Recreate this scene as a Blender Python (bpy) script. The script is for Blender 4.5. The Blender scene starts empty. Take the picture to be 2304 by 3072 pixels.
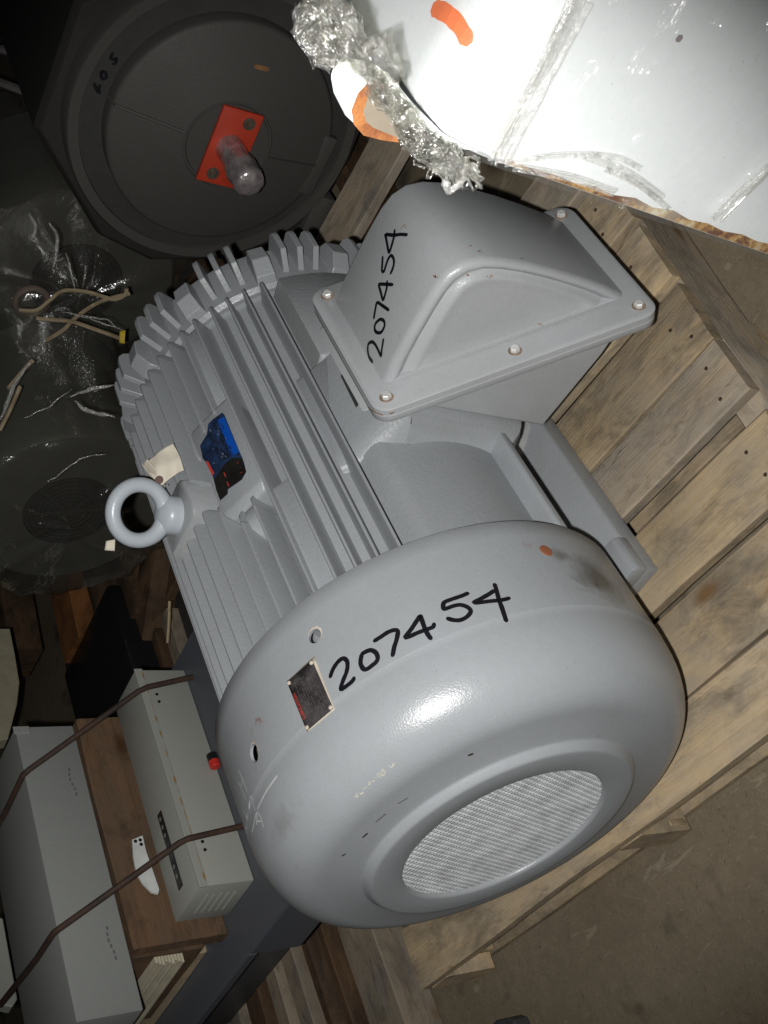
import bpy, bmesh, math, random
from mathutils import Vector, Matrix, noise
from mathutils.bvhtree import BVHTree
random.seed(7)
PI = math.pi
S = bpy.context.scene
COL = S.collection

# ------------------------------------------------------------------ camera, world, flash
CR = [[0.368555,0.454449,-0.810952],[0.698327,-0.711163,-0.081158],[-0.613601,-0.536399,-0.579456]]  # rows: image right, image down, view
CC = Vector((0.61435,0.7597,0.75761)); CF = 3438.11; CW, CH = 2304, 3072
cam_data = bpy.data.cameras.new('camera'); cam = bpy.data.objects.new('camera', cam_data); COL.objects.link(cam)
rt, dn, vw = Vector(CR[0]), Vector(CR[1]), Vector(CR[2])
M = Matrix.Identity(4)
for i in range(3):
    M[i][0], M[i][1], M[i][2], M[i][3] = rt[i], -dn[i], -vw[i], CC[i]
cam.matrix_world = M
cam_data.sensor_width = 36; cam_data.lens = CF / CH * 36; cam_data.clip_start = .02; cam_data.clip_end = 60
S.camera = cam
W = bpy.data.worlds.new('World'); S.world = W; W.use_nodes = True
bg = W.node_tree.nodes['Background']; bg.inputs[0].default_value = (.9, .95, 1, 1); bg.inputs[1].default_value = .006
S.view_settings.view_transform = 'Standard'; S.view_settings.look = 'None'; S.view_settings.exposure = 0; S.view_settings.gamma = 1
fl = bpy.data.lights.new('camera_flash', 'SPOT'); fl.energy = 56; fl.color = (1, .985, .96); fl.shadow_soft_size = .007
fl.spot_size = math.radians(68); fl.spot_blend = .62
flash = bpy.data.objects.new('camera_flash', fl); COL.objects.link(flash)
FM = M.copy(); FM.translation = CC - rt * .036 + dn * .016; flash.matrix_world = FM

def ray(u, v):
    return (rt * ((u - CW / 2) / CF) + dn * ((v - CH / 2) / CF) + vw)
def at(u, v, ax, val):
    d = ray(u, v); return CC + d * ((val - CC[ax]) / d[ax])
def atd(u, v, z):
    return CC + ray(u, v) * z

# ------------------------------------------------------------------ materials
def mat(name):
    m = bpy.data.materials.new(name); m.use_nodes = True
    return m, m.node_tree.nodes, m.node_tree.links, m.node_tree.nodes['Principled BSDF']
def nd(N, t, **k):
    n = N.new(t)
    for a, b in k.items(): setattr(n, a, b)
    return n
def noise_n(N, L, vec, scale, detail=4, rough=.55, dist=0):
    n = nd(N, 'ShaderNodeTexNoise'); n.inputs['Scale'].default_value = scale; n.inputs['Detail'].default_value = detail
    n.inputs['Roughness'].default_value = rough; n.inputs['Distortion'].default_value = dist
    if vec is not None: L.new(vec, n.inputs['Vector'])
    return n.outputs['Fac']
def ramp(N, L, fac, stops):
    r = nd(N, 'ShaderNodeValToRGB'); L.new(fac, r.inputs[0]); e = r.color_ramp.elements
    while len(e) < len(stops): e.new(.5)
    for q, (p, c) in zip(e, stops):
        q.position = p; q.color = (c, c, c, 1) if isinstance(c, (int, float)) else (*c, 1)
    return r.outputs[0]
def mix(N, L, fac, a, b):
    m = nd(N, 'ShaderNodeMix', data_type='RGBA')
    if isinstance(fac, (int, float)): m.inputs[0].default_value = fac
    else: L.new(fac, m.inputs[0])
    for i, x in ((6, a), (7, b)):
        if isinstance(x, tuple): m.inputs[i].default_value = (*x, 1)
        else: L.new(x, m.inputs[i])
    return m.outputs[2]
def bump(N, L, P, h, strength, dist=.002):
    b = nd(N, 'ShaderNodeBump'); b.inputs['Strength'].default_value = strength; b.inputs['Distance'].default_value = dist
    L.new(h, b.inputs['Height']); L.new(b.outputs[0], P.inputs['Normal'])
def coords(N, which='Object'):
    return nd(N, 'ShaderNodeTexCoord').outputs[which]
def mapped(N, L, vec, scale):
    m = nd(N, 'ShaderNodeMapping'); m.inputs['Scale'].default_value = scale; L.new(vec, m.inputs['Vector']); return m.outputs[0]

def paint(name, col, rough=.32, bumps=.25, bscale=900, rust=.0, dirt=.35, spec=.5, rustcol=(.22, .08, .03), wear=0):
    m, N, L, P = mat(name); c = coords(N)
    big = noise_n(N, L, c, 9, 5, .6); fine = noise_n(N, L, c, 160, 3)
    a = mix(N, L, ramp(N, L, big, [(.3, 0.), (.75, dirt)]), col, tuple(x * y for x, y in zip(col, (.78, .76, .72))))
    a = mix(N, L, ramp(N, L, fine, [(.35, 0.), (.8, .16)]), a, tuple(min(1, x * 1.25) for x in col))
    if rust > 0:
        r1 = noise_n(N, L, c, 38, 6, .7); r2 = noise_n(N, L, c, 5, 2)
        mm = nd(N, 'ShaderNodeMath', operation='MULTIPLY'); L.new(ramp(N, L, r1, [(.69 - rust * .1, 0.), (.72, 1.)]), mm.inputs[0]); L.new(ramp(N, L, r2, [(.5, 0.), (.62, 1.)]), mm.inputs[1])
        a = mix(N, L, mm.outputs[0], a, rustcol)
    if wear > 0:      # paint rubbed thin along the sharp edges
        ge = nd(N, 'ShaderNodeNewGeometry'); w_ = nd(N, 'ShaderNodeMath', operation='MULTIPLY'); L.new(ramp(N, L, ge.outputs['Pointiness'], [(.57, 0.), (.68, 1.)]), w_.inputs[0])
        L.new(ramp(N, L, noise_n(N, L, c, 70, 4, .7), [(.38, 0.), (.60, wear)]), w_.inputs[1]); a = mix(N, L, w_.outputs[0], a, (.42, .39, .35))
    sp = noise_n(N, L, c, 420, 2, .5)
    a = mix(N, L, ramp(N, L, sp, [(.70, 0.), (.76, .5)]), a, tuple(x*.5 for x in col))
    L.new(a, P.inputs['Base Color'])
    L.new(ramp(N, L, big, [(.25, rough * .85), (.8, min(1, rough * 1.45))]), P.inputs['Roughness'])
    P.inputs['Specular IOR Level'].default_value = spec
    bump(N, L, P, noise_n(N, L, c, bscale, 2), bumps, .0012)
    return m
def wood(name, c1, c2, grey, stain=.55):
    # grain runs along each board's own local X
    m, N, L, P = mat(name); c = coords(N)
    oi = nd(N, 'ShaderNodeObjectInfo'); cmb = nd(N, 'ShaderNodeCombineXYZ')
    for i, k in enumerate((3.1, 7.7, 5.3)):
        q = nd(N, 'ShaderNodeMath', operation='MULTIPLY'); q.inputs[1].default_value = k; L.new(oi.outputs['Random'], q.inputs[0]); L.new(q.outputs[0], cmb.inputs[i])
    ad = nd(N, 'ShaderNodeVectorMath', operation='ADD'); L.new(c, ad.inputs[0]); L.new(cmb.outputs[0], ad.inputs[1])
    v = ad.outputs[0]
    grain = noise_n(N, L, mapped(N, L, v, (1.6, 34, 30)), 1.6, 7, .66, 1.1)
    fib = noise_n(N, L, mapped(N, L, v, (14, 330, 260)), 1, 6, .75)
    blot = noise_n(N, L, mapped(N, L, v, (6, 13, 13)), 1.5, 6, .7)
    dirt = noise_n(N, L, mapped(N, L, v, (9, 16, 16)), 1.2, 6, .72, .5)
    fleck = noise_n(N, L, mapped(N, L, v, (12, 42, 42)), 1.5, 5, .7)
    vo = nd(N, 'ShaderNodeTexVoronoi'); vo.inputs['Scale'].default_value = 1; L.new(mapped(N, L, v, (5, 11, 11)), vo.inputs['Vector'])
    a = mix(N, L, ramp(N, L, grain, [(.33, 0.), (.68, 1.)]), c1, c2)
    a = mix(N, L, ramp(N, L, blot, [(.40, 0.), (.62, .85)]), a, grey)
    a = mix(N, L, ramp(N, L, dirt, [(.47, 0.), (.68, .8)]), a, tuple(x * .42 for x in grey))
    a = mix(N, L, ramp(N, L, vo.outputs['Distance'], [(.05, .85), (.10, .25), (.15, 0.)]), a, (c1[0]*.5, c1[1]*.36, c1[2]*.24))
    a = mix(N, L, ramp(N, L, fleck, [(.59, 0.), (.72, stain)]), a, tuple(x * .22 for x in c1))
    a = mix(N, L, ramp(N, L, fib, [(.45, 0.), (.8, .28)]), a, tuple(x * .6 for x in c1))
    h = nd(N, 'ShaderNodeHueSaturation'); L.new(a, h.inputs['Color'])
    mr = nd(N, 'ShaderNodeMapRange'); L.new(oi.outputs['Random'], mr.inputs[0]); mr.inputs[3].default_value = .82; mr.inputs[4].default_value = 1.18
    L.new(mr.outputs[0], h.inputs['Value']); L.new(h.outputs[0], P.inputs['Base Color'])
    P.inputs['Roughness'].default_value = .78; P.inputs['Specular IOR Level'].default_value = .25
    ad2 = nd(N, 'ShaderNodeMath', operation='ADD'); L.new(grain, ad2.inputs[0]); L.new(fib, ad2.inputs[1])
    bump(N, L, P, ad2.outputs[0], .55, .0025)
    return m
def plain(name, col, rough=.5, metal=0, bumps=0, bscale=200, spec=.5, vary=.15):
    m, N, L, P = mat(name); c = coords(N)
    f = noise_n(N, L, c, 45, 5, .65)
    L.new(mix(N, L, ramp(N, L, f, [(.3, 0.), (.75, 1.)]), tuple(x * (1 - vary) for x in col), tuple(min(1, x * (1 + vary)) for x in col)), P.inputs['Base Color'])
    P.inputs['Roughness'].default_value = rough; P.inputs['Metallic'].default_value = metal; P.inputs['Specular IOR Level'].default_value = spec
    if bumps: bump(N, L, P, noise_n(N, L, c, bscale, 3), bumps, .002)
    return m
def rusty(name, c1=(.10, .035, .018), c2=(.028, .014, .010), bscale=120):
    m, N, L, P = mat(name); c = coords(N)
    f = noise_n(N, L, c, 30, 7, .7)
    L.new(mix(N, L, ramp(N, L, f, [(.35, 0.), (.65, 1.)]), c1, c2), P.inputs['Base Color']); P.inputs['Roughness'].default_value = .75
    bump(N, L, P, noise_n(N, L, c, bscale, 4), .6, .002); return m
def plastic(name, alpha=.72, rough=.14, scale=14, strength=.9, milk=.25, tint=(.97, .97, .95), spark=0, sscale=60):
    # clear shrink film: mostly transparent, glints where it is creased, a little milky
    m, N, L, P = mat(name); c = coords(N); N.remove(P)
    out = N['Material Output']
    tr = nd(N, 'ShaderNodeBsdfTransparent'); tr.inputs[0].default_value = (*tint, 1)
    gl = nd(N, 'ShaderNodeBsdfGlossy'); gl.inputs['Roughness'].default_value = rough
    df = nd(N, 'ShaderNodeBsdfDiffuse'); df.inputs[0].default_value = (.88, .87, .84, 1)
    w1 = noise_n(N, L, mapped(N, L, c, (1, 2.6, 1)), scale, 5, .6, 1.4); w2 = noise_n(N, L, mapped(N, L, c, (3, 1, 1.4)), scale * 3.2, 3, .6, .8)
    s = nd(N, 'ShaderNodeMath', operation='MULTIPLY_ADD'); L.new(w2, s.inputs[0]); s.inputs[1].default_value = .35; L.new(w1, s.inputs[2])
    b = nd(N, 'ShaderNodeBump'); b.inputs['Strength'].default_value = strength; b.inputs['Distance'].default_value = .012; L.new(s.outputs[0], b.inputs['Height'])
    L.new(b.outputs[0], gl.inputs['Normal']); L.new(b.outputs[0], df.inputs['Normal'])
    m1 = nd(N, 'ShaderNodeMixShader'); m1.inputs[0].default_value = milk; L.new(gl.outputs[0], m1.inputs[1]); L.new(df.outputs[0], m1.inputs[2])
    if spark:         # small dents and bubbles that catch the flash
        g2 = nd(N, 'ShaderNodeBsdfGlossy'); g2.inputs['Roughness'].default_value = .06
        vo = nd(N, 'ShaderNodeTexVoronoi', feature='SMOOTH_F1'); vo.inputs['Scale'].default_value = sscale; vo.inputs['Smoothness'].default_value = .6; L.new(c, vo.inputs['Vector'])
        q = noise_n(N, L, mapped(N, L, c, (1, 1, 2.5)), sscale * .5, 4, .6, 1)
        mm = nd(N, 'ShaderNodeMath', operation='ADD'); L.new(vo.outputs['Distance'], mm.inputs[0]); L.new(q, mm.inputs[1])
        b2 = nd(N, 'ShaderNodeBump'); b2.inputs['Strength'].default_value = .9; b2.inputs['Distance'].default_value = .010; L.new(mm.outputs[0], b2.inputs['Height']); L.new(b2.outputs[0], g2.inputs['Normal'])
        ms = nd(N, 'ShaderNodeMixShader'); ms.inputs[0].default_value = spark; L.new(m1.outputs[0], ms.inputs[1]); L.new(g2.outputs[0], ms.inputs[2]); m1 = ms
    m2 = nd(N, 'ShaderNodeMixShader')
    fr = nd(N, 'ShaderNodeLayerWeight'); fr.inputs[0].default_value = .25
    k = nd(N, 'ShaderNodeMath', operation='MULTIPLY_ADD', use_clamp=True); L.new(fr.outputs['Facing'], k.inputs[0]); k.inputs[1].default_value = .12; k.inputs[2].default_value = 1 - alpha
    L.new(k.outputs[0], m2.inputs[0]); L.new(tr.outputs[0], m2.inputs[1]); L.new(m1.outputs[0], m2.inputs[2]); L.new(m2.outputs[0], out.inputs[0])
    return m

GREY = (.328, .348, .367)
m_cover = paint('grey_enamel_sheet', GREY, .27, .22, 620, rust=.10, dirt=.45)
def smear(m, spots):
    # greasy smears with a shape of their own
    N, L = m.node_tree.nodes, m.node_tree.links; P = N['Principled BSDF']; src = P.inputs['Base Color'].links[0].from_socket; c = coords(N)
    nz = noise_n(N, L, c, 30, 5, .7, .8)
    for (p, sc_, amt, col) in spots:
        mp = nd(N, 'ShaderNodeMapping', vector_type='TEXTURE'); mp.inputs['Location'].default_value = p; mp.inputs['Scale'].default_value = sc_; L.new(c, mp.inputs['Vector'])
        ln = nd(N, 'ShaderNodeVectorMath', operation='LENGTH'); L.new(mp.outputs[0], ln.inputs[0])
        sb = nd(N, 'ShaderNodeMath', operation='SUBTRACT'); L.new(nz, sb.inputs[0]); L.new(ln.outputs['Value'], sb.inputs[1])
        src = mix(N, L, ramp(N, L, sb.outputs[0], [(0., 0.), (.42, amt)]), src, col)
    L.new(src, P.inputs['Base Color'])
smear(m_cover, [((.072,.222,-.035),(.065,.08,.085),.95,(.10,.095,.085)), ((.045,.228,-.002),(.022,.05,.03),.7,(.13,.12,.105)), ((.08,.222,-.028),(.012,.05,.008),.9,(.05,.047,.042)), ((.15,-.02,.215),(.03,.09,.05),.5,(.16,.16,.155))])
m_cast = paint('grey_enamel_casting', (.300,.319,.337), .36, .40, 260, rust=.15, dirt=.55, rustcol=(.25, .13, .06), wear=.40)
m_box = paint('grey_enamel_conduit_box', (.395,.412,.428), .30, .22, 420, rust=.28, dirt=.5)
m_eye = paint('pale_enamel_eye', (.42, .46, .50), .26, .12, 300, rust=.35, dirt=.2)
m_black = plain('black_marker', (.006, .006, .009), .45, vary=.3)
m_screw = plain('plated_bolt', (.80, .80, .78), .35, .35, vary=.2)
m_dullbolt = plain('dull_brass_bolt', (.20,.17,.13), .35, .6, vary=.4)
m_mesh = plain('wire_mesh', (.60, .62, .63), .30, .30, vary=.25)
m_fan = plain('fan_grey', (.13, .13, .135), .6)
m_hubred = plain('primer_red', (.30, .13, .10), .7)
m_wood = wood('weathered_pallet_wood', (.45, .33, .19), (.58, .455, .29), (.375, .315, .235))
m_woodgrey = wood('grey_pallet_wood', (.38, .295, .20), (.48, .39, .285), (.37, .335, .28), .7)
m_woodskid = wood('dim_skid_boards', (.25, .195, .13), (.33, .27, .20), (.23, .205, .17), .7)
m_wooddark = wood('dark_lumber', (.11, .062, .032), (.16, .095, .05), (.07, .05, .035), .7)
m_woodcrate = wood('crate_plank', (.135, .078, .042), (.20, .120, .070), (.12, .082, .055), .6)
m_woodfresh = wood('split_wood', (.50, .37, .21), (.58, .45, .28), (.42, .33, .22), .2)
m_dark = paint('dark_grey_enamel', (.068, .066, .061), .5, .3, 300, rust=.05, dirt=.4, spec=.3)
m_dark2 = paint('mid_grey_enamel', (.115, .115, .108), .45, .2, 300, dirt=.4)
m_darkh = paint('dark_housing_enamel', (.032, .031, .029), .6, .3, 300, dirt=.4, spec=.2)  # housing enamel, darker and duller than the end face
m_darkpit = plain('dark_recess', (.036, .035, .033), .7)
m_red = plain('red_plate', (.44, .042, .018), .45, vary=.12)
m_steel = plain('taped_shaft', (.46, .41, .41), .24, .6, 1.0, 70, vary=.55)
m_white = paint('pale_grey_cabinet_paint', (.74, .775, .81), .30, .12, 300, rust=.02, dirt=.1)
m_cab = paint('light_grey_box_paint', (.34, .345, .315), .45, .10, 300, rust=.10, dirt=.3, rustcol=(.30, .17, .05))
m_cab2 = paint('light_grey_panel_paint', (.25, .262, .25), .50, .08, 300, dirt=.25)
m_bluegrey = paint('blue_grey_steel', (.090, .097, .112), .38, .15, 300, dirt=.3)
m_rod = rusty('rusty_iron', (.060,.030,.018), (.022,.014,.011))
m_rustedge = rusty('orange_rust', (.42, .17, .045), (.16, .05, .018), 200)
def edge_rust():
    m, N, L, P = mat('rust_bitten_edge'); c = coords(N)
    f = noise_n(N, L, c, 55, 7, .75); g2 = noise_n(N, L, c, 7, 3)
    a = mix(N, L, ramp(N, L, f, [(.34, 0.), (.47, 1.)]), (.60, .57, .44), (.42, .24, .07))
    a = mix(N, L, ramp(N, L, f, [(.47, 0.), (.56, 1.)]), a, (.13, .045, .018))
    L.new(mix(N, L, ramp(N, L, g2, [(.28, 0.), (.46, 1.)]), (.66, .64, .52), a), P.inputs['Base Color']); P.inputs['Roughness'].default_value = .7; return m
m_edger = edge_rust()
m_paper = plain('creased_paper', (.62, .57, .47), .85, vary=.06, bumps=.3, bscale=60)
m_string = plain('white_string', (.6, .6, .58), .8)
m_plate = plain('worn_dark_plate', (.075, .066, .068), .36, metal=.2, vary=.75)
m_platework = plain('plate_edge', (.52, .46, .38), .5)
m_redink = plain('red_ink', (.55, .05, .03), .5)
m_blue = plain('bright_blue_ink', (.005, .075, .42), .38, vary=.05)
m_navy = plain('scuffed_navy_label', (.016, .034, .085), .42, vary=.9)
m_tar = plain('torn_black_label', (.012, .011, .010), .45, vary=.6)
m_cord = plain('tan_cord', (.34, .27, .17), .7)
m_film = plastic('clear_film', .74, .18, 4, .7, .20, (.92,.92,.85), spark=.60, sscale=11)
m_filmw = plastic('tight_clear_film', .80, .32, 16, .16, .15, spark=.30, sscale=42)
m_filmc = plastic('film_folds', .70, .14, 26, .8, .60, (.98, .98, .97))
m_crump = plastic('crumpled_film', .75, .16, 30, .8, .22, (.93, .93, .89), spark=.4, sscale=70)
m_orange = plain('orange_marker', (.85, .20, .06), .5, vary=.08)
m_cream = plain('cream_panel', (.34, .31, .22), .6)
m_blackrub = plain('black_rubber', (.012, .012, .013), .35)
m_yellow = plain('yellow_tape', (.55, .40, .03), .6)

def concrete():
    m, N, L, P = mat('dusty_concrete'); c = coords(N)
    a = mix(N, L, ramp(N, L, noise_n(N, L, c, 3, 6, .65), [(.3, 0.), (.7, 1.)]), (.175, .140, .092), (.245, .202, .140))
    a = mix(N, L, ramp(N, L, noise_n(N, L, c, 60, 5, .7), [(.35, 0.), (.8, .5)]), a, (.10, .082, .06))
    a = mix(N, L, ramp(N, L, noise_n(N, L, c, 330, 3, .7), [(.58, 0.), (.72, .6)]), a, (.34, .30, .23))
    a = mix(N, L, ramp(N, L, noise_n(N, L, c, 150, 4, .7), [(.60, 0.), (.70, .7)]), a, (.07, .058, .045))
    a = mix(N, L, ramp(N, L, noise_n(N, L, c, 5.5, 4, .6), [(.60, 0.), (.70, .85)]), a, (.045, .038, .03))
    scr = noise_n(N, L, mapped(N, L, c, (26, 4, 1)), 1.3, 3, .6, 2.2)
    a = mix(N, L, ramp(N, L, scr, [(.66, 0.), (.70, .30)]), a, (.42, .37, .28))
    L.new(a, P.inputs['Base Color']); P.inputs['Roughness'].default_value = .72; P.inputs['Specular IOR Level'].default_value = .3
    bump(N, L, P, noise_n(N, L, c, 140, 5, .7), .35, .002); return m
m_floor = concrete()

# ------------------------------------------------------------------ mesh helpers
class MB:
    def __init__(s): s.v = []; s.f = []
    def add(s, vs, fs):
        o = len(s.v); s.v += [Vector(p) for p in vs]; s.f += [tuple(i + o for i in f) for f in fs]; return s
    def box(s, x0, x1, y0, y1, z0, z1):
        return s.add([(x0,y0,z0),(x1,y0,z0),(x1,y1,z0),(x0,y1,z0),(x0,y0,z1),(x1,y0,z1),(x1,y1,z1),(x0,y1,z1)],
                     [(0,3,2,1),(4,5,6,7),(0,1,5,4),(1,2,6,5),(2,3,7,6),(3,0,4,7)])
    def loft(s, rings, cap0=True, cap1=True, closed=True):
        n = len(rings[0]); vs = [p for r in rings for p in r]; fs = []
        for k in range(len(rings) - 1):
            for i in range(n if closed else n - 1):
                j = (i + 1) % n; fs.append((k*n+i, k*n+j, (k+1)*n+j, (k+1)*n+i))
        if cap0: fs.append(tuple(range(n - 1, -1, -1)))
        if cap1: fs.append(tuple((len(rings)-1)*n + i for i in range(n)))
        return s.add(vs, fs)
    def lathe(s, prof, n=96, o=(0,0,0), cap0=False, cap1=False, axis='X'):
        rings = []
        for x, r in prof:
            ring = []
            for i in range(n):
                a = 2*PI*i/n
                if axis == 'X': ring.append((o[0]+x, o[1]+r*math.cos(a), o[2]+r*math.sin(a)))
                elif axis == 'Z': ring.append((o[0]+r*math.cos(a), o[1]+r*math.sin(a), o[2]+x))
                else: ring.append((o[0]+r*math.sin(a), o[1]+x, o[2]+r*math.cos(a)))
            rings.append(ring)
        return s.loft(rings, cap0, cap1)
    def tube(s, pts, r, n=8, caps=True, closed=False):
        pts = [Vector(p) for p in pts]; m = len(pts); rings = []; up = None
        for i, p in enumerate(pts):
            if closed: t = pts[(i+1) % m] - pts[i-1]
            else: t = pts[min(i+1, m-1)] - pts[max(i-1, 0)]
            t.normalize()
            if up is None: up = t.orthogonal().normalized()
            up = (up - t*up.dot(t)).normalized(); w = t.cross(up)
            rr = r[i] if isinstance(r, (list, tuple)) else r
            rings.append([p + (up*math.cos(2*PI*k/n) + w*math.sin(2*PI*k/n))*rr for k in range(n)])
        if closed: rings.append(rings[0]); caps = False
        return s.loft(rings, caps, caps)
    def build(s, name, m, parent=None, smooth=35, bevel=0, seg=2, loc=None, kind=None):
        me = bpy.data.meshes.new(name); me.from_pydata(s.v, [], s.f); bm = bmesh.new(); bm.from_mesh(me)
        bmesh.ops.remove_doubles(bm, verts=bm.verts, dist=1e-6); bmesh.ops.recalc_face_normals(bm, faces=bm.faces)
        if bevel:
            es = [e for e in bm.edges if len(e.link_faces) == 2 and e.calc_face_angle(0) > math.radians(30)]
            bmesh.ops.bevel(bm, geom=es, offset=bevel, segments=seg, profile=.5, affect='EDGES', clamp_overlap=True)
        bm.to_mesh(me); bm.free(); me.materials.append(m)
        if smooth: me.polygons.foreach_set('use_smooth', [True]*len(me.polygons)); me.set_sharp_from_angle(angle=math.radians(smooth))
        o = bpy.data.objects.new(name, me); COL.objects.link(o)
        if loc: o.location = loc
        if parent: o.parent = parent
        if kind: o['kind'] = kind
        return o
def tag(o, label, cat, group=None):
    o['label'] = label; o['category'] = cat
    if group: o['group'] = group
    return o
def thing(name, label, cat, loc=(0,0,0), rz=0, group=None):
    o = bpy.data.objects.new(name, None); COL.objects.link(o); o.location = loc; o.rotation_euler = (0,0,rz); o.empty_display_size = .05
    return tag(o, label, cat, group)
def copy(o, parent, loc=None, rot=None):
    c = o.copy(); COL.objects.link(c); c.parent = parent
    if loc is not None: c.location = loc
    if rot is not None: c.rotation_euler = rot
    return c
def pol(x, r, deg): a = math.radians(deg); return Vector((x, r*math.cos(a), r*math.sin(a)))
def inset(poly, d):
    # move each vertex of a closed 2-D loop inward by d
    n = len(poly); area = sum(poly[i][0]*poly[(i+1)%n][1]-poly[(i+1)%n][0]*poly[i][1] for i in range(n)); sg = 1 if area > 0 else -1; out = []
    for i in range(n):
        p, a, b = Vector(poly[i]), Vector(poly[i-1]), Vector(poly[(i+1)%n])
        e1, e2 = (p-a).normalized(), (b-p).normalized()
        n1, n2 = Vector((-e1.y, e1.x))*sg, Vector((-e2.y, e2.x))*sg
        nn = n1+n2; nn = nn.normalized() if nn.length > 1e-6 else n1
        out.append(p + nn*d/max(.45, nn.dot(n1)))
    return out
def bvh_of(o):
    bm = bmesh.new(); bm.from_mesh(o.data); t = BVHTree.FromBMesh(bm); bm.free(); return t
def hit(t, u, v):
    d = ray(u, v).normalized(); p, nrm, i, dist = t.ray_cast(CC, d)
    if p is None: return None
    if nrm.dot(d) > 0: nrm = -nrm
    return p, nrm
def resample(pts, step):
    # Catmull-Rom through hand-traced points
    P = [Vector(p) for p in pts]; out = []
    for i in range(len(P)-1):
        p0, p1, p2, p3 = P[max(i-1,0)], P[i], P[i+1], P[min(i+2, len(P)-1)]
        n = max(2, int((p2-p1).length/step))
        for k in range(n):
            t = k/n; out.append(.5*((2*p1)+(p2-p0)*t+(2*p0-5*p1+4*p2-p3)*t*t+(3*p1-p0-3*p2+p3)*t*t*t))
    out.append(P[-1]); return out
def ribbon(mb, tree, px, w, lift=.0006, step=4, ends=.8):
    # a pen stroke lying on a surface
    S3 = [h for h in (hit(tree, *q) for q in resample(px, step)) if h]
    if len(S3) < 2: return
    pts = [p+n*lift for p, n in S3]; m = len(pts); L_, R_ = [], []
    for i in range(m):
        t = (pts[min(i+1,m-1)]-pts[max(i-1,0)]).normalized(); sd = S3[i][1].cross(t).normalized()
        k = w*.5*(ends if i in (0, m-1) else 1)*(1+.10*noise.noise(pts[i]*240))
        L_.append(pts[i]+sd*k); R_.append(pts[i]-sd*k)
    t0 = (pts[0]-pts[1]).normalized()*w*.28; t1 = (pts[-1]-pts[-2]).normalized()*w*.28
    rows = [(L_[0]*.75+R_[0]*.25+t0, R_[0]*.75+L_[0]*.25+t0)] + list(zip(L_, R_)) + [(L_[-1]*.75+R_[-1]*.25+t1, R_[-1]*.75+L_[-1]*.25+t1)]
    vs = [p for r in rows for p in r]
    mb.add(vs, [(2*i, 2*i+1, 2*i+3, 2*i+2) for i in range(len(rows)-1)])
def off(o, s, pts): return [(o[0]+s*a, o[1]+s*b) for a, b in pts]
def noisy(o, amp, scale, seed=0):
    for v in o.data.vertices:
        p = v.co*scale + Vector((seed, seed*1.7, seed*.3)); v.co += noise.noise_vector(p)*amp

# ------------------------------------------------------------------ floor
FZ = -.36; DZ = -.235      # floor level, pallet deck level
fl_o = MB().add([(-7,-7,FZ),(7,-7,FZ),(7,7,FZ),(-7,7,FZ)], [(0,1,2,3)]).build('floor', m_floor, smooth=0); fl_o['kind'] = 'structure'

# ------------------------------------------------------------------ boards and pallets
def board(parent, L, w, t, loc, rz, m, rough=.0025, wane=0, seed=0, segs=14, name='deck_board'):
    # local X = length; a sawn board with slightly wandering edges and an eased section
    rnd = random.Random(seed); rings = []
    for i in range(segs+1):
        x = -L/2 + L*i/segs; j = lambda k: noise.noise(Vector((x*6, k*3.1, seed*1.37)))*rough
        wn = max(0, wane*noise.noise(Vector((x*5+3, seed, 9)))*2.2)
        y0, y1 = -w/2+j(1), w/2+j(2); zt = j(3)*.4; e = .0022
        rings.append([(x,y0,-t+e),(x,y0+e,-t),(x,y1-e,-t),(x,y1,-t+e),(x,y1-wn*.2,-e),(x,y1-e-wn,zt),(x,y0+e,zt),(x,y0,-e)])
    sk = [rnd.uniform(-.004,.004) for _ in range(2)]
    for q in (0, -1): rings[q] = [(p[0]+p[1]*sk[q]*8, p[1], p[2]) for p in rings[q]]
    o = MB().loft(rings).build(name, m, parent, smooth=40); o.location = loc; o.rotation_euler = (0,0,rz); return o
PA = -.112
pallet = thing('wooden_pallet', 'weathered wooden pallet on the concrete carrying the grey motor', 'pallet', (0,0,FZ), PA)
def pz(z): return z - FZ
for i, (x0, x1, wn, m) in enumerate([(-.575,-.492,.0,m_woodgrey),(-.478,-.392,.004,m_wood),(-.380,-.293,.0,m_wood),(-.279,-.1915,.003,m_wood),(-.1885,-.112,.006,m_woodgrey),
                                     (-.083,.003,.016,m_wood),(.014,.1025,.0,m_wood),(.106,.188,.008,m_wood)]):
    board(pallet, .868+random.uniform(-.003,.003), x1-x0, .019, ((x0+x1)/2, -.061, pz(DZ)-random.uniform(0,.0016)), PI/2, m, wane=wn, seed=i+3)
for i, y in enumerate((.352, -.06, -.475)):
    board(pallet, .765, .038, .088, (-.194, y, pz(DZ-.0205)), 0, m_woodgrey if i == 0 else m_wood, rough=.003, seed=20+i, name='stringer')
for i, x in enumerate((-.52, -.2, .122)):
    board(pallet, .86, .095, .015, (x, -.061, pz(FZ+.0155)), PI/2, m_wood, seed=30+i, name='bottom_board')
nail = MB().lathe([(0,.0024),(.0008,.0020)], 8, cap1=True, axis='Z').build('nail_head', m_rod, pallet); nail.location = (-.24,.335,pz(DZ)+.0004)
for x in (-.54,-.45,-.42,-.35,-.31,-.21,-.165,-.13,-.06,-.02,.035,.08,.13,.16):
    copy(nail, pallet, (x+random.uniform(-.006,.006), .343+random.uniform(-.014,.014), pz(DZ)+.0005))
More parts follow.
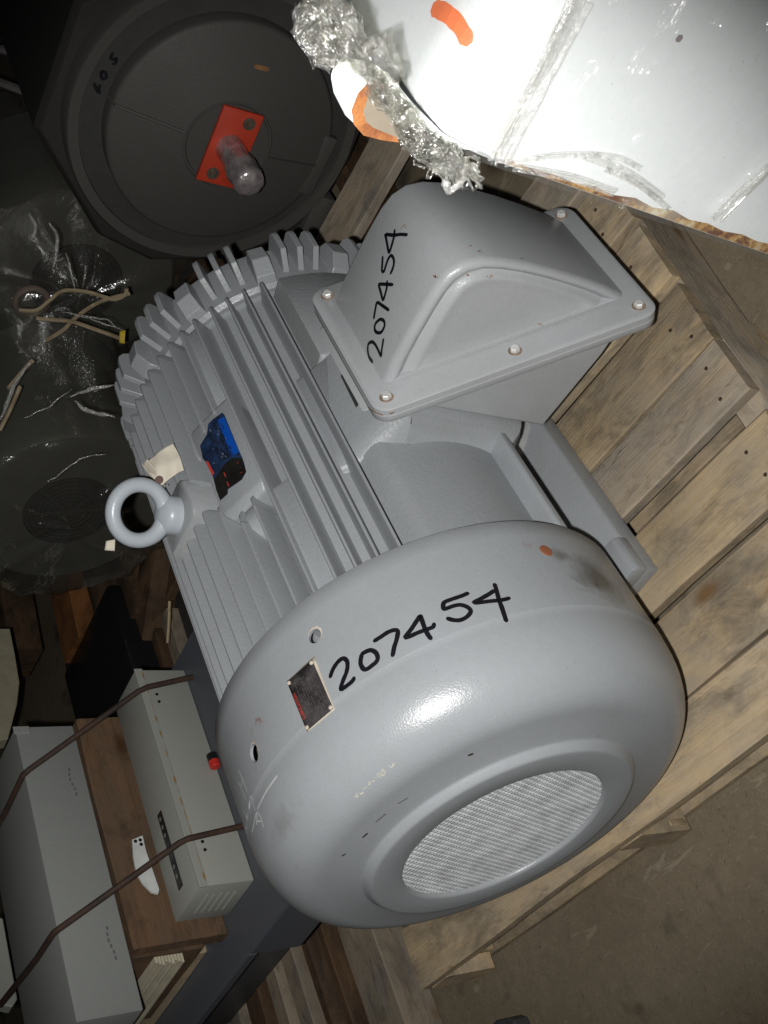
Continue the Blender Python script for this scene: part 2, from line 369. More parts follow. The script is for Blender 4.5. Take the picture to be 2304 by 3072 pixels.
# split chips at the front edge of the pallet
def chip(pts, h, name='split_piece'):
    top = [Vector(p) for p in pts]; bot = [p+Vector((0,0,-h)) for p in top]
    return MB().loft([bot, top]).build(name, m_woodfresh, pallet, smooth=0, bevel=.002, seg=1)
c1 = [at(1100+.7257*a, 1500+.7257*b, 2, FZ+.05) for a, b in [(1095,1400),(1150,1345),(1225,1300),(1262,1345),(1205,1385),(1130,1420)]]
c2 = [at(1100+.7257*a, 1500+.7257*b, 2, FZ+.045) for a, b in [(300,1915),(380,1862),(455,1825),(468,1868),(400,1900)]]
inv = Matrix.Translation((0,0,FZ)) @ Matrix.Rotation(PA,4,'Z'); inv.invert()
chip([inv@p for p in c1], .03); chip([inv@p for p in c2], .028)

# ------------------------------------------------------------------ THE GREY MOTOR (axis along X, fan end +X, conduit box +Y)
motor = thing('electric_motor', 'big grey finned electric motor lying on the wooden pallet, 207454 written on it', 'electric motor')
RF, RT, XB, XE = .178, .2125, -.452, .015
MB().lathe([(XB-.004,.10),(XB-.004,RF-.006),(XB,RF),(XE,RF),(XE+.002,.12)], 128, cap0=True, cap1=True).build('frame', m_cast, motor)
def fin_mesh(x0, x1, name='cooling_fin', tip=RT, w0=.0056, w1=.0022, rnd0=.006, rnd1=.0):
    # radial blade at 90 degrees (pointing +Z): thick root, rounded tip, softened ends
    prof = [(-.0062,RF-.004),(-.0042,RF+.0022),(-.0029,RF+.0075),(-.0019,tip-.0014),(-.0011,tip-.0002),(0,tip),(.0011,tip-.0002),(.0019,tip-.0014),(.0029,RF+.0075),(.0042,RF+.0022),(.0062,RF-.004)]
    def ring(x, k): return [(x, y, RF-.004+(z-RF+.004)*k) for y, z in prof]
    n = 8; rs = [ring(x0,.45), ring(x0+rnd0*.35,.80), ring(x0+rnd0,.96), ring(x0+rnd0*2,1)] if rnd0 else [ring(x0,1)]
    rs += [ring(x0+(x1-x0)*i/n,1) for i in range(1,n)]
    rs += [ring(x1-rnd1*2,1), ring(x1-rnd1,.95), ring(x1,.5)] if rnd1 else [ring(x1,1)]
    o = MB().loft(rs).build(name, m_cast, motor, smooth=40); return o
def put(o, deg): o.rotation_euler = (math.radians(deg-90),0,0); return o
TH = [36,42.2,48.2,54.1,60.8,66.6,72.2,78.1,84.3,90.3,96.6,103.4,110.5,117,123.5,130,136.5,143,149.5]
full = fin_mesh(-.448, XE); put(full, TH[0]); used_full = True
def cutfin(deg, spans):
    for a, b, r0, r1 in spans: put(fin_mesh(a, b, rnd0=r0, rnd1=r1), deg)
cuts = {66.6:[(-.448,-.294,.006,.0),(-.172,XE,.012,.0)], 72.2:[(-.448,-.284,.006,.0),(-.166,XE,.012,.0)], 78.1:[(-.448,-.256,.006,.006),(-.196,XE,.010,0)],
        84.3:[(-.448,-.250,.006,.0),(-.206,XE,.004,0)], 90.3:[(-.448,-.250,.006,.0),(-.206,XE,.004,0)], 96.6:[(-.448,-.250,.006,.0),(-.206,XE,.004,0)],
        103.4:[(-.448,-.250,.006,.0),(-.206,XE,.004,0)]}
for t in TH[1:]:
    if t in cuts: cutfin(t, cuts[t])
    else: put(copy(full, motor), t)
def sector(name, x0, x1, t0, t1, r, m=m_cast, n=10, slope=2.5, ends=.004, rbase=None):
    rb = rbase or RF-.004; ring = lambda x, k: [pol(x, rb, t0-slope)] + [pol(x, rb+(r-rb)*k, t0+(t1-t0)*i/n) for i in range(n+1)] + [pol(x, rb, t1+slope)]
    return MB().loft([ring(x0,.4), ring(x0+ends,.93), ring(x0+2*ends,1), ring(x1-2*ends,1), ring(x1-ends,.93), ring(x1,.4)]).build(name, m, motor, smooth=50)
sector('filled_channel', -.444, -.296, 60.8, 66.0, .2015, n=4, slope=.3)
sector('filled_channel', -.165, XE, 54.6, 60.6, .2040, n=4, slope=.3, ends=.006)
sector('filled_channel', -.170, -.125, 66.8, 72.0, .2035, n=4, slope=.3, ends=.010)
# flat cast pad that carries the label
pc = [pol(0,.2122,61.0), pol(0,.2122,77.2)]
padn = (Vector((0,0,1)).cross(Vector((0,0,1))))
padpoly = [(pc[0].y,pc[0].z),(pc[1].y,pc[1].z),(pol(0,RF-.004,80).y,pol(0,RF-.004,80).z),(pol(0,RF-.004,59).y,pol(0,RF-.004,59).z)]
label_pad = MB().loft([[(x,*p) for p in inset(padpoly,d)] for x, d in ((-.302,.003),(-.298,0),(-.170,0),(-.160,.006))]).build('label_pad', m_cast, motor, smooth=40, bevel=.0025)
# smooth side of the frame, conduit pad
def soft_wall(x0, x1):
    # frame side without fins: swells smoothly out of the fin floor
    ring = lambda x: [pol(x, RF-.004, -28)] + [pol(x, RF-.002+(.1985-RF+.002)*(lambda q: q*q*(3-2*q))(max(0,min(1,(36.5-t)/11.0))), t) for t in [-24+i*(60.5)/40 for i in range(41)]] + [pol(x, RF-.004, 38)]
    return MB().loft([ring(x0), ring(x0+.03), ring((x0+x1)/2), ring(x1)]).build('side_wall', m_cast, motor, smooth=60)
soft_wall(-.215, XE)
sector('side_wall', -.451, -.296, -22, 29.8, .2055, n=24, slope=3.0, ends=.003)
sector('side_wall', -.451, XE, 158, 215, .200, n=16, slope=3.0)
padp = [(.14,.116),(.1815,.0975),(.2255,.078),(.2275,.070),(.2275,-.086),(.212,-.094),(.14,-.098)]
MB().loft([[(x,*(o_p if o_p[0] < .16 else p)) for o_p, p in zip(padp, inset(padp,d))] for x, d in ((-.298,.004),(-.294,0),(-.180,0),(-.172,.0015),(-.165,.005),(-.159,.010),(-.154,.018),(-.150,.028),(-.147,.040))]).build('conduit_pad', m_cast, motor, smooth=40, bevel=.004)
# bottom rib above the foot
ribp = [(.165,-.048),(.2115,-.050),(.2150,-.053),(.2150,-.060),(.2125,-.0635),(.165,-.068)]
MB().loft([[(x,*p) for p in ribp] for x in (-.160, XE)]).build('side_rib', m_cast, motor, smooth=30, bevel=.0012)
rib2 = [(.165,-.064),(.2050,-.0665),(.2050,-.0700),(.165,-.075)]
MB().loft([[(x,*p) for p in rib2] for x in (-.160, XE)]).build('side_rib', m_cast, motor, smooth=30, bevel=.001)
# feet
def foot(sg):
    f = MB()
    sec = [(.045,DZ+.001),(.170,DZ+.001),(.1705,DZ+.029),(.1675,DZ+.0315),(.125,DZ+.040),(.105,DZ+.075),(.100,-.12),(.045,-.12)]
    f.loft([[(x,y*sg,z) for y, z in sec] for x in (-.41,-.010)])
    o = f.build('foot', m_cast, motor, smooth=30, bevel=.0025)
    b = MB().loft([[(x,y*sg,z) for y, z in ((.132,DZ+.02),(.1712,DZ+.02),(.1712,DZ+.036),(.166,DZ+.042),(.138,DZ+.044),(.132,DZ+.040))] for x in (-.058,-.0085)]).build('foot_boss', m_cast, o, smooth=30, bevel=.003)
    h = MB().lathe([(0,.0085),(.001,.0078)], 20, cap1=True, axis='Z').build('bolt_hole', m_darkpit, o); h.location = (-.063,.118*sg,DZ+.0425)
foot(1); foot(-1)
# gusset between foot and conduit pad
MB().loft([[(-.30,.10,-.11),(-.30,.165,DZ+.03),(-.30,.10,DZ+.03)],[(-.262,.10,-.115),(-.262,.160,DZ+.03),(-.262,.10,DZ+.03)],[(-.235,.10,-.15),(-.235,.125,DZ+.035),(-.235,.10,DZ+.03)]]).build('gusset', m_cast, motor, smooth=60)
# drive-end bracket
bracket = MB().lathe([(-.545,.07),(-.545,.13),(-.538,.165),(-.528,.186),(-.505,.190),(-.462,.190),(-.458,.184),(-.452,.184)], 96, cap0=True, cap1=True).build('end_bracket', m_cast, motor)
bf = MB()
def bprof(x, k=1): return [(x,-.0046,.17),(x,-.0036,.17+(.2135-.17)*k),(x,.0036,.17+(.2135-.17)*k),(x,.0046,.17)]
bf.loft([bprof(-.535,.55), bprof(-.533,.82), bprof(-.527,.96), bprof(-.518,1), bprof(-.490,1), bprof(-.474,.42)])
bfin = bf.build('bracket_fin', m_cast, motor, smooth=20, bevel=.0007, seg=1); first = True
lg = MB().loft([[(x,-w*1.25,.17),(x,-w,h),(x,w,h),(x,w*1.25,.17)] for x, w, h in ((-.520,.0085,.196),(-.510,.0100,.2075),(-.484,.0105,.2115),(-.466,.0115,.199),(-.462,.0115,.184))])
lug = lg.build('bracket_lug', m_cast, motor, smooth=20, bevel=.0009, seg=1); firstl = True
for k in range(-2, 11):
    c = 18.5 + 28.2*k
    for d in (-5.7, 0, 5.7):
        (put(bfin, c+d) if first else put(copy(bfin, motor), c+d)); first = False
    (put(lug, c+14.1) if firstl else put(copy(lug, motor), c+14.1)); firstl = False
sh = MB().lathe([(-.70,.028),(-.697,.032),(-.545,.032)], 32, cap0=True).build('shaft', m_steel, motor)

# ---- fan cover
prof = [(.004,.2262),(.0,.2268),(-.0003,.2290),(.0008,.2300),(.020,.2303),(.060,.2303),(.107,.2303),(.1078,.2302),(.1086,.2298)]
for i in range(1, 23):
    a = PI/2*i/23; prof.append((.1086+.0782*math.sin(a)**.90, .1740+.0558*math.cos(a)**.88))
prof += [(.1882,.1640),(.1904,.1520),(.1914,.1462),(.1919,.1446),(.1926,.1437),(.1936,.1430),(.1970,.1404),(.1982,.1391),(.1993,.1380),(.1998,.1362),(.2000,.1338),(.2001,.1280),(.2001,.1095),(.1990,.1068),(.1968,.1058),(.1940,.1060)]
cov_t = MB().lathe(prof, 192).build('fan_cover', m_cover, None, smooth=60)
def bore(o, cutters):
    # drill round holes through a sheet part
    so = o.modifiers.new('s', 'SOLIDIFY'); so.thickness = .003; so.offset = -1
    tmp = []
    for p, n, r in cutters:
        c = MB().lathe([(-.03,r),(.03,r)], 28, cap0=True, cap1=True, axis='Z').build('cutter', m_cover, None, smooth=0)
        c.matrix_world = Matrix.Translation(p) @ n.to_track_quat('Z','Y').to_matrix().to_4x4(); tmp.append(c)
        b = o.modifiers.new('b', 'BOOLEAN'); b.object = c; b.operation = 'DIFFERENCE'; b.solver = 'EXACT'
    bpy.context.view_layer.update()
    dg = bpy.context.evaluated_depsgraph_get(); me = bpy.data.meshes.new_from_object(o.evaluated_get(dg))
    o.modifiers.clear(); o.data = me; me.set_sharp_from_angle(angle=math.radians(50))
    for c in tmp: bpy.data.objects.remove(c)
tree_cov = bvh_of(cov_t)
bore(cov_t, [(pol(.041,.229,63.2), pol(0,1,63.2), .0068), (pol(.083,.229,92.8), pol(0,1,92.8), .0085)])
cover = cov_t; cover.parent = motor
h3 = MB().lathe([(-.0006,.0068),(.0006,.0066),(.0009,.0052)], 24, cap1=True, axis='Z').build('rusty_plug', plain('rust_plug', (.30,.105,.05), .7), cover)
h3.matrix_world = Matrix.Translation(pol(.040,.2303,3.4)) @ pol(0,1,3.4).to_track_quat('Z','Y').to_matrix().to_4x4()
m_chip = plain('chipped_paint', (.50,.45,.39), .7, vary=.35)
def hring(x, deg, r, a0, a1):
    q = pol(0,1,deg).to_track_quat('Z','Y').to_matrix().to_4x4(); mb = MB(); n = 18; rows = []
    for i in range(n+1):
        a = math.radians(a0+(a1-a0)*i/n); k = r+.0004+(.0026*math.sin(PI*i/n))*(.7+.5*noise.noise(Vector((i*.7,deg,0))))
        rows.append([(r*math.cos(a),r*math.sin(a),.0003),(k*math.cos(a),k*math.sin(a),.0004)])
    o = mb.add([p for w in rows for p in w],[(2*i,2*i+1,2*i+3,2*i+2) for i in range(n)]).build('chipped_rim', m_chip, cover, smooth=0); o.matrix_world = Matrix.Translation(pol(x,.2304,deg)) @ q
hring(.041,63.2,.0068,-150,60); hring(.083,92.8,.0085,20,190)
pk = MB().lathe([(0,.012),(.002,.011)], 20, cap1=True, axis='Z').build('hole_plug', plain('pink_primer', (.50,.24,.22), .6), cover); pk.matrix_world = Matrix.Translation(pol(.083,.217,92.8)) @ pol(0,1,92.8).to_track_quat('Z','Y').to_matrix().to_4x4()
# woven wire grille
g = MB(); P_ = .0040; RG = .1075; ca, sa = math.cos(math.radians(21)), math.sin(math.radians(21)); nW = int(RG/P_)
for d in (0, 1):
    for i in range(-nW, nW+1):
        s = i*P_; h = math.sqrt(max(0, RG*RG-s*s)); k0, k1 = math.ceil(-h/P_*2), math.floor(h/P_*2); rings = []
        if k1-k0 < 2: continue
        for k in range(k0, k1+1):
            t = k*P_/2; ph = (k % 4)*PI/2 + (PI if i % 2 else 0) + (PI if d else 0)
            zz = .00075*math.cos(k*PI/2 + (PI if (i % 2) else 0) + (PI if d else 0)); r = .00066
            a, b = (t, s) if d == 0 else (s, t)
            y, z = a*ca-b*sa, a*sa+b*ca
            if d == 0: sy, sz = -sa, ca
            else: sy, sz = ca, sa
            x = .1950+zz
            rings.append([(x+r,y,z),(x,y+sy*r,z+sz*r),(x-r,y,z),(x,y-sy*r,z-sz*r)])
        g.loft(rings, False, False)
g.build('wire_grille', m_mesh, cover, smooth=0, kind='stuff')
fan = MB().lathe([(.155,.0),(.158,.03),(.150,.05),(.146,.11),(.140,.13)], 48).build('cooling_fan', m_fan, cover)
MB().lathe([(.166,.0),(.166,.022),(.158,.030)], 32).build('fan_hub', m_hubred, cover)
blade = MB().box(.140,.168,.045,.112,-.0015,.0015).build('fan_blade', m_fan, cover, bevel=.0006, seg=1)
for k in range(1, 9): copy(blade, cover, rot=(math.radians(40*k),0,0))

# ---- handwriting on the cover
A_, B_, C_ = ((960,1850),.211), ((1250,1720),.1808), ((1080,660),.2034)
num1 = [off(*A_,p) for p in ([(150,860),(185,760),(240,670),(300,610),(345,597),(385,630),(397,700),(378,800),(330,920),(298,1032),(350,1010),(430,950),(475,905),(487,872)],
    [(595,535),(680,490),(740,482),(800,520),(825,590),(800,650),(740,700),(680,745),(630,752),(590,700),(580,640),(597,540)],
    [(775,350),(870,290),(970,225),(1060,195),(1108,213),(1092,330),(1060,430),(1035,560)],
    [(1425,-10),(1300,180),(1213,292),(1255,293),(1400,230),(1550,175),(1610,150),(1622,105)], [(1428,-12),(1480,140),(1530,250),(1580,320)])]
num1 += [off(*B_,p) for p in ([(850,335),(760,375),(600,430),(490,470),(447,500),(440,560),(455,600),(520,580),(620,545),(720,530),(820,555),(890,610),(890,660),(830,730),(730,780),(640,785),(560,770),(510,750)],
    [(1290,290),(1200,350),(1060,430),(950,490),(1050,490),(1200,470),(1400,450),(1510,425),(1530,410)], [(1290,185),(1320,280),(1360,430),(1420,600),(1485,800)])]
wr = MB()
for p in num1: ribbon(wr, tree_cov, p, .0043)
wr.build('handwritten_number', m_black, cover, smooth=0)['label'] = '207454 in black marker round the fan cover'
sc = MB()
for p in ([(650,60),(720,230),(790,410)],[(640,250),(700,380),(765,550)],[(690,330),(705,230)],[(840,465),(818,700)],[(840,465),(880,560),(915,720)],[(955,735),(945,960)],[(955,735),(1020,860),(1058,1005)],[(950,905),(1020,900)],[(1285,150),(1100,420),(960,700)],[(730,740),(770,800),(800,900)],[(940,760),(905,930),(868,1090)],[(735,900),(770,1010),(805,1110)]):
    ribbon(sc, tree_cov, off((600,2300),.1808,p), .0016, .0004, 5)
sc.build('scratched_letters', plain('bare_scratch', (.55,.57,.57), .6), cover, smooth=0)['label'] = 'pale scratched lettering near the edge of the cover'
# worn marks on the shoulder of the cover
wm_ = MB()
for p, w in (([(1500,1270),(1525,1262)],.003),([(1370,1355),(1400,1340),(1435,1330)],.0014),([(975,518),(1000,495)],.0022),([(872,610),(890,598)],.0022),([(1040,440),(1090,400)],.0012),([(1150,350),(1200,320)],.0010)):
    ribbon(wm_, tree_cov, off((500,2200) if p[0][1] > 1340 or p[0][1] < 900 else (500,1500),.6028,p), w, .0003, 3, .4)
wm_.build('paint_chips', m_rod, cover, smooth=0)

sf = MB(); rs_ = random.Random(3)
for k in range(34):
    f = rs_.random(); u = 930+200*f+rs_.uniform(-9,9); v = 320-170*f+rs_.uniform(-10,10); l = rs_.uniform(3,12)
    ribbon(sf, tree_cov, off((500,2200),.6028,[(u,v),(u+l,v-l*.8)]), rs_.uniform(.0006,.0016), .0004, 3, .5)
sf.build('painted_glint', plain('painted_glint', (.52,.51,.42), .5), cover, smooth=0)  # reflection streak on the cover, painted as a scatter of pale flecks
# ---- patches laid on a surface
def patch_pts(tree, quad, nu, nv, lift):
    (a, b, c, d) = [Vector(q) for q in quad]; out = []
    for j in range(nv+1):
        for i in range(nu+1):
            u, v = i/nu, j/nv; q = (a*(1-u)+b*u)*(1-v)+(d*(1-u)+c*u)*v
            h = hit(tree, *q); out.append(h[0]+h[1]*lift)
    return out
def patch(name, tree, quad, m, parent, lift=.0008, thick=.0010, nu=8, nv=8):
    P = patch_pts(tree, quad, nu, nv, lift); mb = MB()
    fs = [(j*(nu+1)+i, j*(nu+1)+i+1, (j+1)*(nu+1)+i+1, (j+1)*(nu+1)+i) for j in range(nv) for i in range(nu)]
    o = mb.add(P, fs).build(name, m, parent, smooth=60)
    s = o.modifiers.new('s','SOLIDIFY'); s.thickness = thick; s.offset = -1 if False else 0
    return o
wp = off((830,1930),.1356,[(800,375),(1265,1450),(690,1935),(255,865)])      # warning plate corners
wpb = off((830,1930),.1356,[(838,290),(1292,1470),(685,1975),(232,850)])
patch('bare_edge', tree_cov, wpb, m_platework, cover, .0004, .0006)
plate = patch('warning_plate', tree_cov, wp, m_plate, cover, .0010, .0010); plate['label'] = 'small worn dark plate with red word LUBRICATION'
def quadpt(quad, u, v):
    a, b, c, d = [Vector(q) for q in quad]; return (a*(1-u)+b*u)*(1-v)+(d*(1-u)+c*u)*v
def text_on(s, tree, quad, m, parent, lift, name, u0, u1, v0, v1):
    # lettering: u runs with the line of text, v up the letters
    cu = bpy.data.curves.new('t', 'FONT'); cu.body = s; cu.size = 1; cu.resolution_u = 2; to = bpy.data.objects.new('t', cu); COL.objects.link(to)
    bpy.context.view_layer.update(); me = bpy.data.meshes.new_from_object(to.evaluated_get(bpy.context.evaluated_depsgraph_get())); bpy.data.objects.remove(to)
    xs = [v.co.x for v in me.vertices]; ys = [v.co.y for v in me.vertices]; x0, x1, y0, y1 = min(xs), max(xs), min(ys), max(ys)
    for v in me.vertices:
        q = quadpt(quad, u0+(u1-u0)*(v.co.x-x0)/(x1-x0), v0+(v1-v0)*(v.co.y-y0)/(y1-y0)); h = hit(tree, *q); v.co = h[0]+h[1]*lift
    me.materials.clear(); me.materials.append(m); o = bpy.data.objects.new(name, me); COL.objects.link(o); o.parent = parent; return o
wq = [wp[2], wp[3], wp[0], wp[1]]        # u from lower end to upper end of the left long side, v across to the right
text_on('LUBRICATION', tree_cov, wq, m_redink, plate, .0022, 'red_word', .20, .72, .13, .03)
lines = MB()
for k, v in enumerate((.22,.30,.38,.46,.55,.63,.71,.79,.87)):
    u = .12
    while u < .88:
        du = random.uniform(.02,.08); a = quadpt(wq, u, v); b = quadpt(wq, min(.9,u+du), v)
        if random.random() < .6: ribbon(lines, tree_cov, [a, b], .0007, .0021, 6)
        u += du+.02
lines.build('faded_print', plain('faded_print', (.10,.09,.088), .5), plate, smooth=0)
rv = MB()
for u, v in ((.04,.05),(.96,.05),(.04,.95),(.96,.95)):
    p, n = hit(tree_cov, *quadpt(wq, u, v)); t = n.orthogonal().normalized(); w = n.cross(t)
    rv.loft([[p+n*z+(t*math.cos(a*PI/4)+w*math.sin(a*PI/4))*r for a in range(8)] for z, r in ((.001,.0022),(.0024,.0019),(.003,.0010))], False, True)
rv.build('rivets', m_platework, plate)

# ---- label on the frame
tree_lab = bvh_of(label_pad)
PN = (pc[1]-pc[0]).normalized(); LN = Vector((1,0,0)).cross(PN); LN = LN if LN.z > 0 else -LN; LP = pc[0]
def onlab(u, v, lift):
    d = ray(u, v); t = (LP-CC).dot(LN)/d.dot(LN); return CC+d*t+LN*lift
def labpoly(name, px, m, parent, lift, th=.0004):
    p = [onlab(550+.1808*a, 1150+.1808*b, lift) for a, b in px]
    return MB().loft([[q-LN*th for q in p], p]).build(name, m, parent, smooth=0)
lab = labpoly('name_label', [(650,490),(685,520),(940,1140),(985,1240),(1010,1310),(1050,1470),(980,1600),(750,1760),(740,1840),(625,1945),(560,1780),(500,1560),(380,1310),(330,1250),(285,1040),(400,850),(420,680),(500,600)], m_navy, motor, .0008)
lab['label'] = 'scuffed blue and black label, torn at one end'
labpoly('blue_band', [(580,620),(685,558),(938,1136),(820,1222)], m_blue, lab, .0012)
labpoly('torn_band', [(985,1240),(1010,1310),(1050,1470),(980,1600),(750,1760),(740,1840),(625,1945),(560,1780),(520,1600),(600,1500),(655,1400),(720,1320),(830,1250)], m_tar, lab, .0013)
labpoly('red_strip', [(388,1300),(425,1302),(525,1495),(490,1532)], m_redink, lab, .0015)
for q in ([(690,1490),(720,1560)],[(745,1640),(770,1720)],[(940,1410),(965,1405)],[(955,1500),(1000,1480)],[(905,1335),(935,1320)]):
    a, b = q; labpoly('red_fleck', [(a[0]-6,a[1]),(a[0]+6,a[1]-3),(b[0]+6,b[1]-3),(b[0]-6,b[1])], m_redink, lab, .0016)
dl = MB()
rr = random.Random(4)
for k in range(13):                       # unreadable printed rows
    f = (k+.5)/13
    for j in range(9):
        g0 = rr.random(); g1 = min(1, g0+rr.uniform(.05,.16))
        def q(g): return (400+ (250-0)*f + 330*g*.62, 760 - 120*f + 560*g)
        a, b = q(g0), q(g1)
        if rr.random() < .55: dl.add([onlab(550+.1808*(x+dx), 1150+.1808*(y+dy), .00122) for (x, y), dx, dy in ((a,-6,2),(a,6,-2),(b,6,-2),(b,-6,2))], [(0,1,2,3)])
dl.build('printed_rows', m_tar, lab, smooth=0)
for i in range(10):
    p = [(rr.uniform(420,760), rr.uniform(750,1400))]; s = rr.uniform(5,12)
    labpoly('scuff', [(p[0][0]-s,p[0][1]),(p[0][0],p[0][1]-s*1.4),(p[0][0]+s,p[0][1]),(p[0][0]+s*.3,p[0][1]+s*1.6)], plain('scuff_grey', (.16,.17,.19), .6) if i == 0 else bpy.data.materials['scuff_grey'], lab, .0014)

# ---- lifting eye
EC = Vector((-0.2380,-0.0211,0.2570)); EA = math.atan2(CC.y-EC.y, CC.x-EC.x); ex = Vector((-math.sin(EA), math.cos(EA), 0))
cE = EC; ringp = [cE + ex*math.cos(2*PI*k/48)*.0300 + Vector((0,0,1))*math.sin(2*PI*k/48)*.0300 for k in range(48)]
eye = MB().tube(ringp, [.0083+.0016*max(0,-math.sin(2*PI*k/48))**3 for k in range(48)]+[.0083], 16, closed=True)
zE = EC.z-.0383
eye.lathe([(.205,.0215),(zE+.0050,.0215),(zE+.0090,.0206),(zE+.0125,.0180),(zE+.0150,.0138),(zE+.0170,.0100),(zE+.0185,.0060)], 32, (EC.x,EC.y,0), cap1=True, axis='Z')
lift_eye = eye.build('lifting_eye', m_eye, motor, smooth=50)
MB().loft([[(x,y,z) for x, y in ((-.266+d,-.052+d),(-.206-d,-.052+d),(-.206-d,.006-d),(-.218-d,.016-d),(-.256+d,.016-d),(-.266+d,.006-d))] for z, d in ((.170,-.003),(.212,0),(.2145,.0022))]).build('eye_boss', m_cast, motor, smooth=40)

# ---- conduit box
V0 = Vector((0,.240,.116)); VD = Vector((0,.162,-.225)); VL = VD.length; VD.normalize(); FN = Vector((0,.812,.584))
cbox = MB()
body = [(.205,.118),(.2265,.100),(.2265,-.113),(.330,-.1245),(.388,-.124),(.236,.104)]
cbox.loft([[(x,*p) for p in inset(body,d)] for x, d in ((-.305,.003),(-.302,0),(-.168,0),(-.165,.003))])
cb = cbox.build('conduit_box', m_box, motor, smooth=30, bevel=.0015)
MB().loft([[(x,y,z) for y, z in ((.262,-.118),(.352,-.125),(.352,-.146),(.262,-.139))] for x in (-.330,-.215)]).build('hub_plate', m_box, cb, smooth=30, bevel=.003)
fl_ = MB()
def rrect(x0,x1,v0,v1,r,n=6):
    out = []
    for cx, cv, a0 in ((x1-r,v1-r,0),(x0+r,v1-r,90),(x0+r,v0+r,180),(x1-r,v0+r,270)):
        for i in range(n+1): a = math.radians(a0+90*i/n); out.append((cx+r*math.cos(a), cv+r*math.sin(a)))
    return out
def fpt(x, v, h): p = V0+VD*v+FN*h; return (x, p.y, p.z)
rr_ = lambda d: rrect(-.337+d,-.133-d,-.017+d,VL+.017-d,.018-d*.5)
fl_.loft([[fpt(x,v,h) for x, v in rr_(d)] for d, h in ((.001,-.0185),(0,-.0172),(0,-.0098),(.0012,-.0092),(0,-.0086),(0,-.0018),(.0022,0))])
flange = fl_.build('cover_flange', m_box, cb, smooth=45)
top = [(.2435,.1135),(.27,.1170),(.30,.1182),(.335,.1185),(.358,.1176),(.375,.1140),(.3885,.1045),(.3975,.0885),(.4025,.066),(.4055,.035),(.4065,0),(.4060,-.035),(.4045,-.070),(.4010,-.1015)]
rng = [(-.3135,.012),(-.3135,.008),(-.311,.0025),(-.305,0),(-.174,0),(-.1695,.0010),(-.1664,.0032),(-.1655,.0055),(-.1660,.0075),(-.1690,.0098),(-.1728,.0118),(-.1735,.0132),(-.1722,.0148),(-.1690,.0172),(-.1672,.0190),(-.1668,.0210),(-.1674,.024),(-.1676,.030)]
# keep the foot of the wedge on the flange while insetting the other sides
def cring(x, d):
    k = d/.080; return [(x, y+(.329-y)*k, z+(.010-z)*k) for y, z in top]
cov = MB().loft([cring(x,d) for x, d in rng]).build('conduit_cover', m_box, cb, smooth=50)
bolt = MB()
bolt.lathe([(.0,.0052),(.0042,.0051),(.0050,.0042)], 6, cap1=True, axis='Z')
qb = FN.to_track_quat('Z','Y')
for i, (x, v) in enumerate([(-.150,0),(-.320,0),(-.150,VL/2),(-.150,VL),(-.320,VL),(-.320,VL/2)]):
    if i == 0: b0 = bolt.build('cover_bolt', m_screw, cb, smooth=25); b = b0
    else: b = copy(b0, cb)
    b.location = Vector(fpt(x, v, .0002)); b.rotation_mode = 'QUATERNION'; b.rotation_quaternion = qb @ Matrix.Rotation(i*.4,3,'Z').to_quaternion()
rring = MB().lathe([(.0,.0072),(.0005,.0068),(.0006,.0050)], 18, axis='Z').build('rust_washer', plain('rusty_washer', (.24,.17,.12), .7, vary=.5), cb)
for i, (x, v) in enumerate([(-.150,0),(-.320,0),(-.150,VL/2),(-.150,VL),(-.320,VL)]):
    r_ = rring if i == 0 else copy(rring, cb)
    r_.location = Vector(fpt(x, v, .0002)); r_.rotation_mode = 'QUATERNION'; r_.rotation_quaternion = qb
tree_cb = bvh_of(cov)
num2 = [off(*C_,p) for p in ([(190,2095),(140,2020),(120,1920),(130,1830),(182,1797),(225,1830),(270,1910),(315,2003),(325,1920),(340,1830),(350,1760)],
    [(300,1462),(350,1480),(370,1540),(345,1620),(300,1665),(240,1650),(220,1590),(240,1520),(303,1462)], [(210,1450),(230,1330),(258,1220),(330,1260),(430,1330)],
    [(405,905),(400,1000),(375,1100),(345,1178),(310,1060),(283,960),(300,948),(400,950),(490,955)],
    [(340,545),(335,640),(330,750),(360,757),(385,680),(420,580),(465,523),(500,570),(505,650),(480,740),(455,790)],
    [(515,150),(510,230),(480,350),(435,478),(405,350),(383,230),(385,215),(500,225),(610,215),(700,222)])]
w2 = MB()
for p in num2: ribbon(w2, tree_cb, p, .0036, .0005)
w2.build('handwritten_number', m_black, cb, smooth=0)['label'] = '207454 in black marker along the box cover'
# rust bleeding on the box
m_bleed = plain('rust_bleed', (.21,.10,.035), .75, vary=.5)
tfl = bvh_of(flange); rb_ = MB(); rz = random.Random(5)
for a, b in (((262,972),(300,1012)),((296,1008),(345,1030)),((370,1022),(390,1018)),((40,560),(70,620)),((1476,600),(1482,630))):
    ribbon(rb_, tfl, off((900,500),.7233,[a, ((a[0]+b[0])/2-3,(a[1]+b[1])/2+2), b]), .0017, .0004, 3, .4)
for cx, cy, n_, sx, sy in ((560,460,9,10,16),(705,330,3,8,4),(745,352,5,22,5),(920,381,3,12,3),(690,452,4,9,5),(780,456,4,12,5),(430,250,4,20,10),(990,660,3,20,10)):
    for k in range(n_):
        u, v = cx+rz.gauss(0,sx*.5), cy+rz.gauss(0,sy*.5); l = rz.uniform(1.5,5); ribbon(rb_, tree_cb, off((900,500),.7233,[(u,v),(u+l,v+l*rz.uniform(-1,1))]), rz.uniform(.0008,.0020), .0004, 2, .5)
rb_.build('rust_bleed', m_bleed, cb, smooth=0)
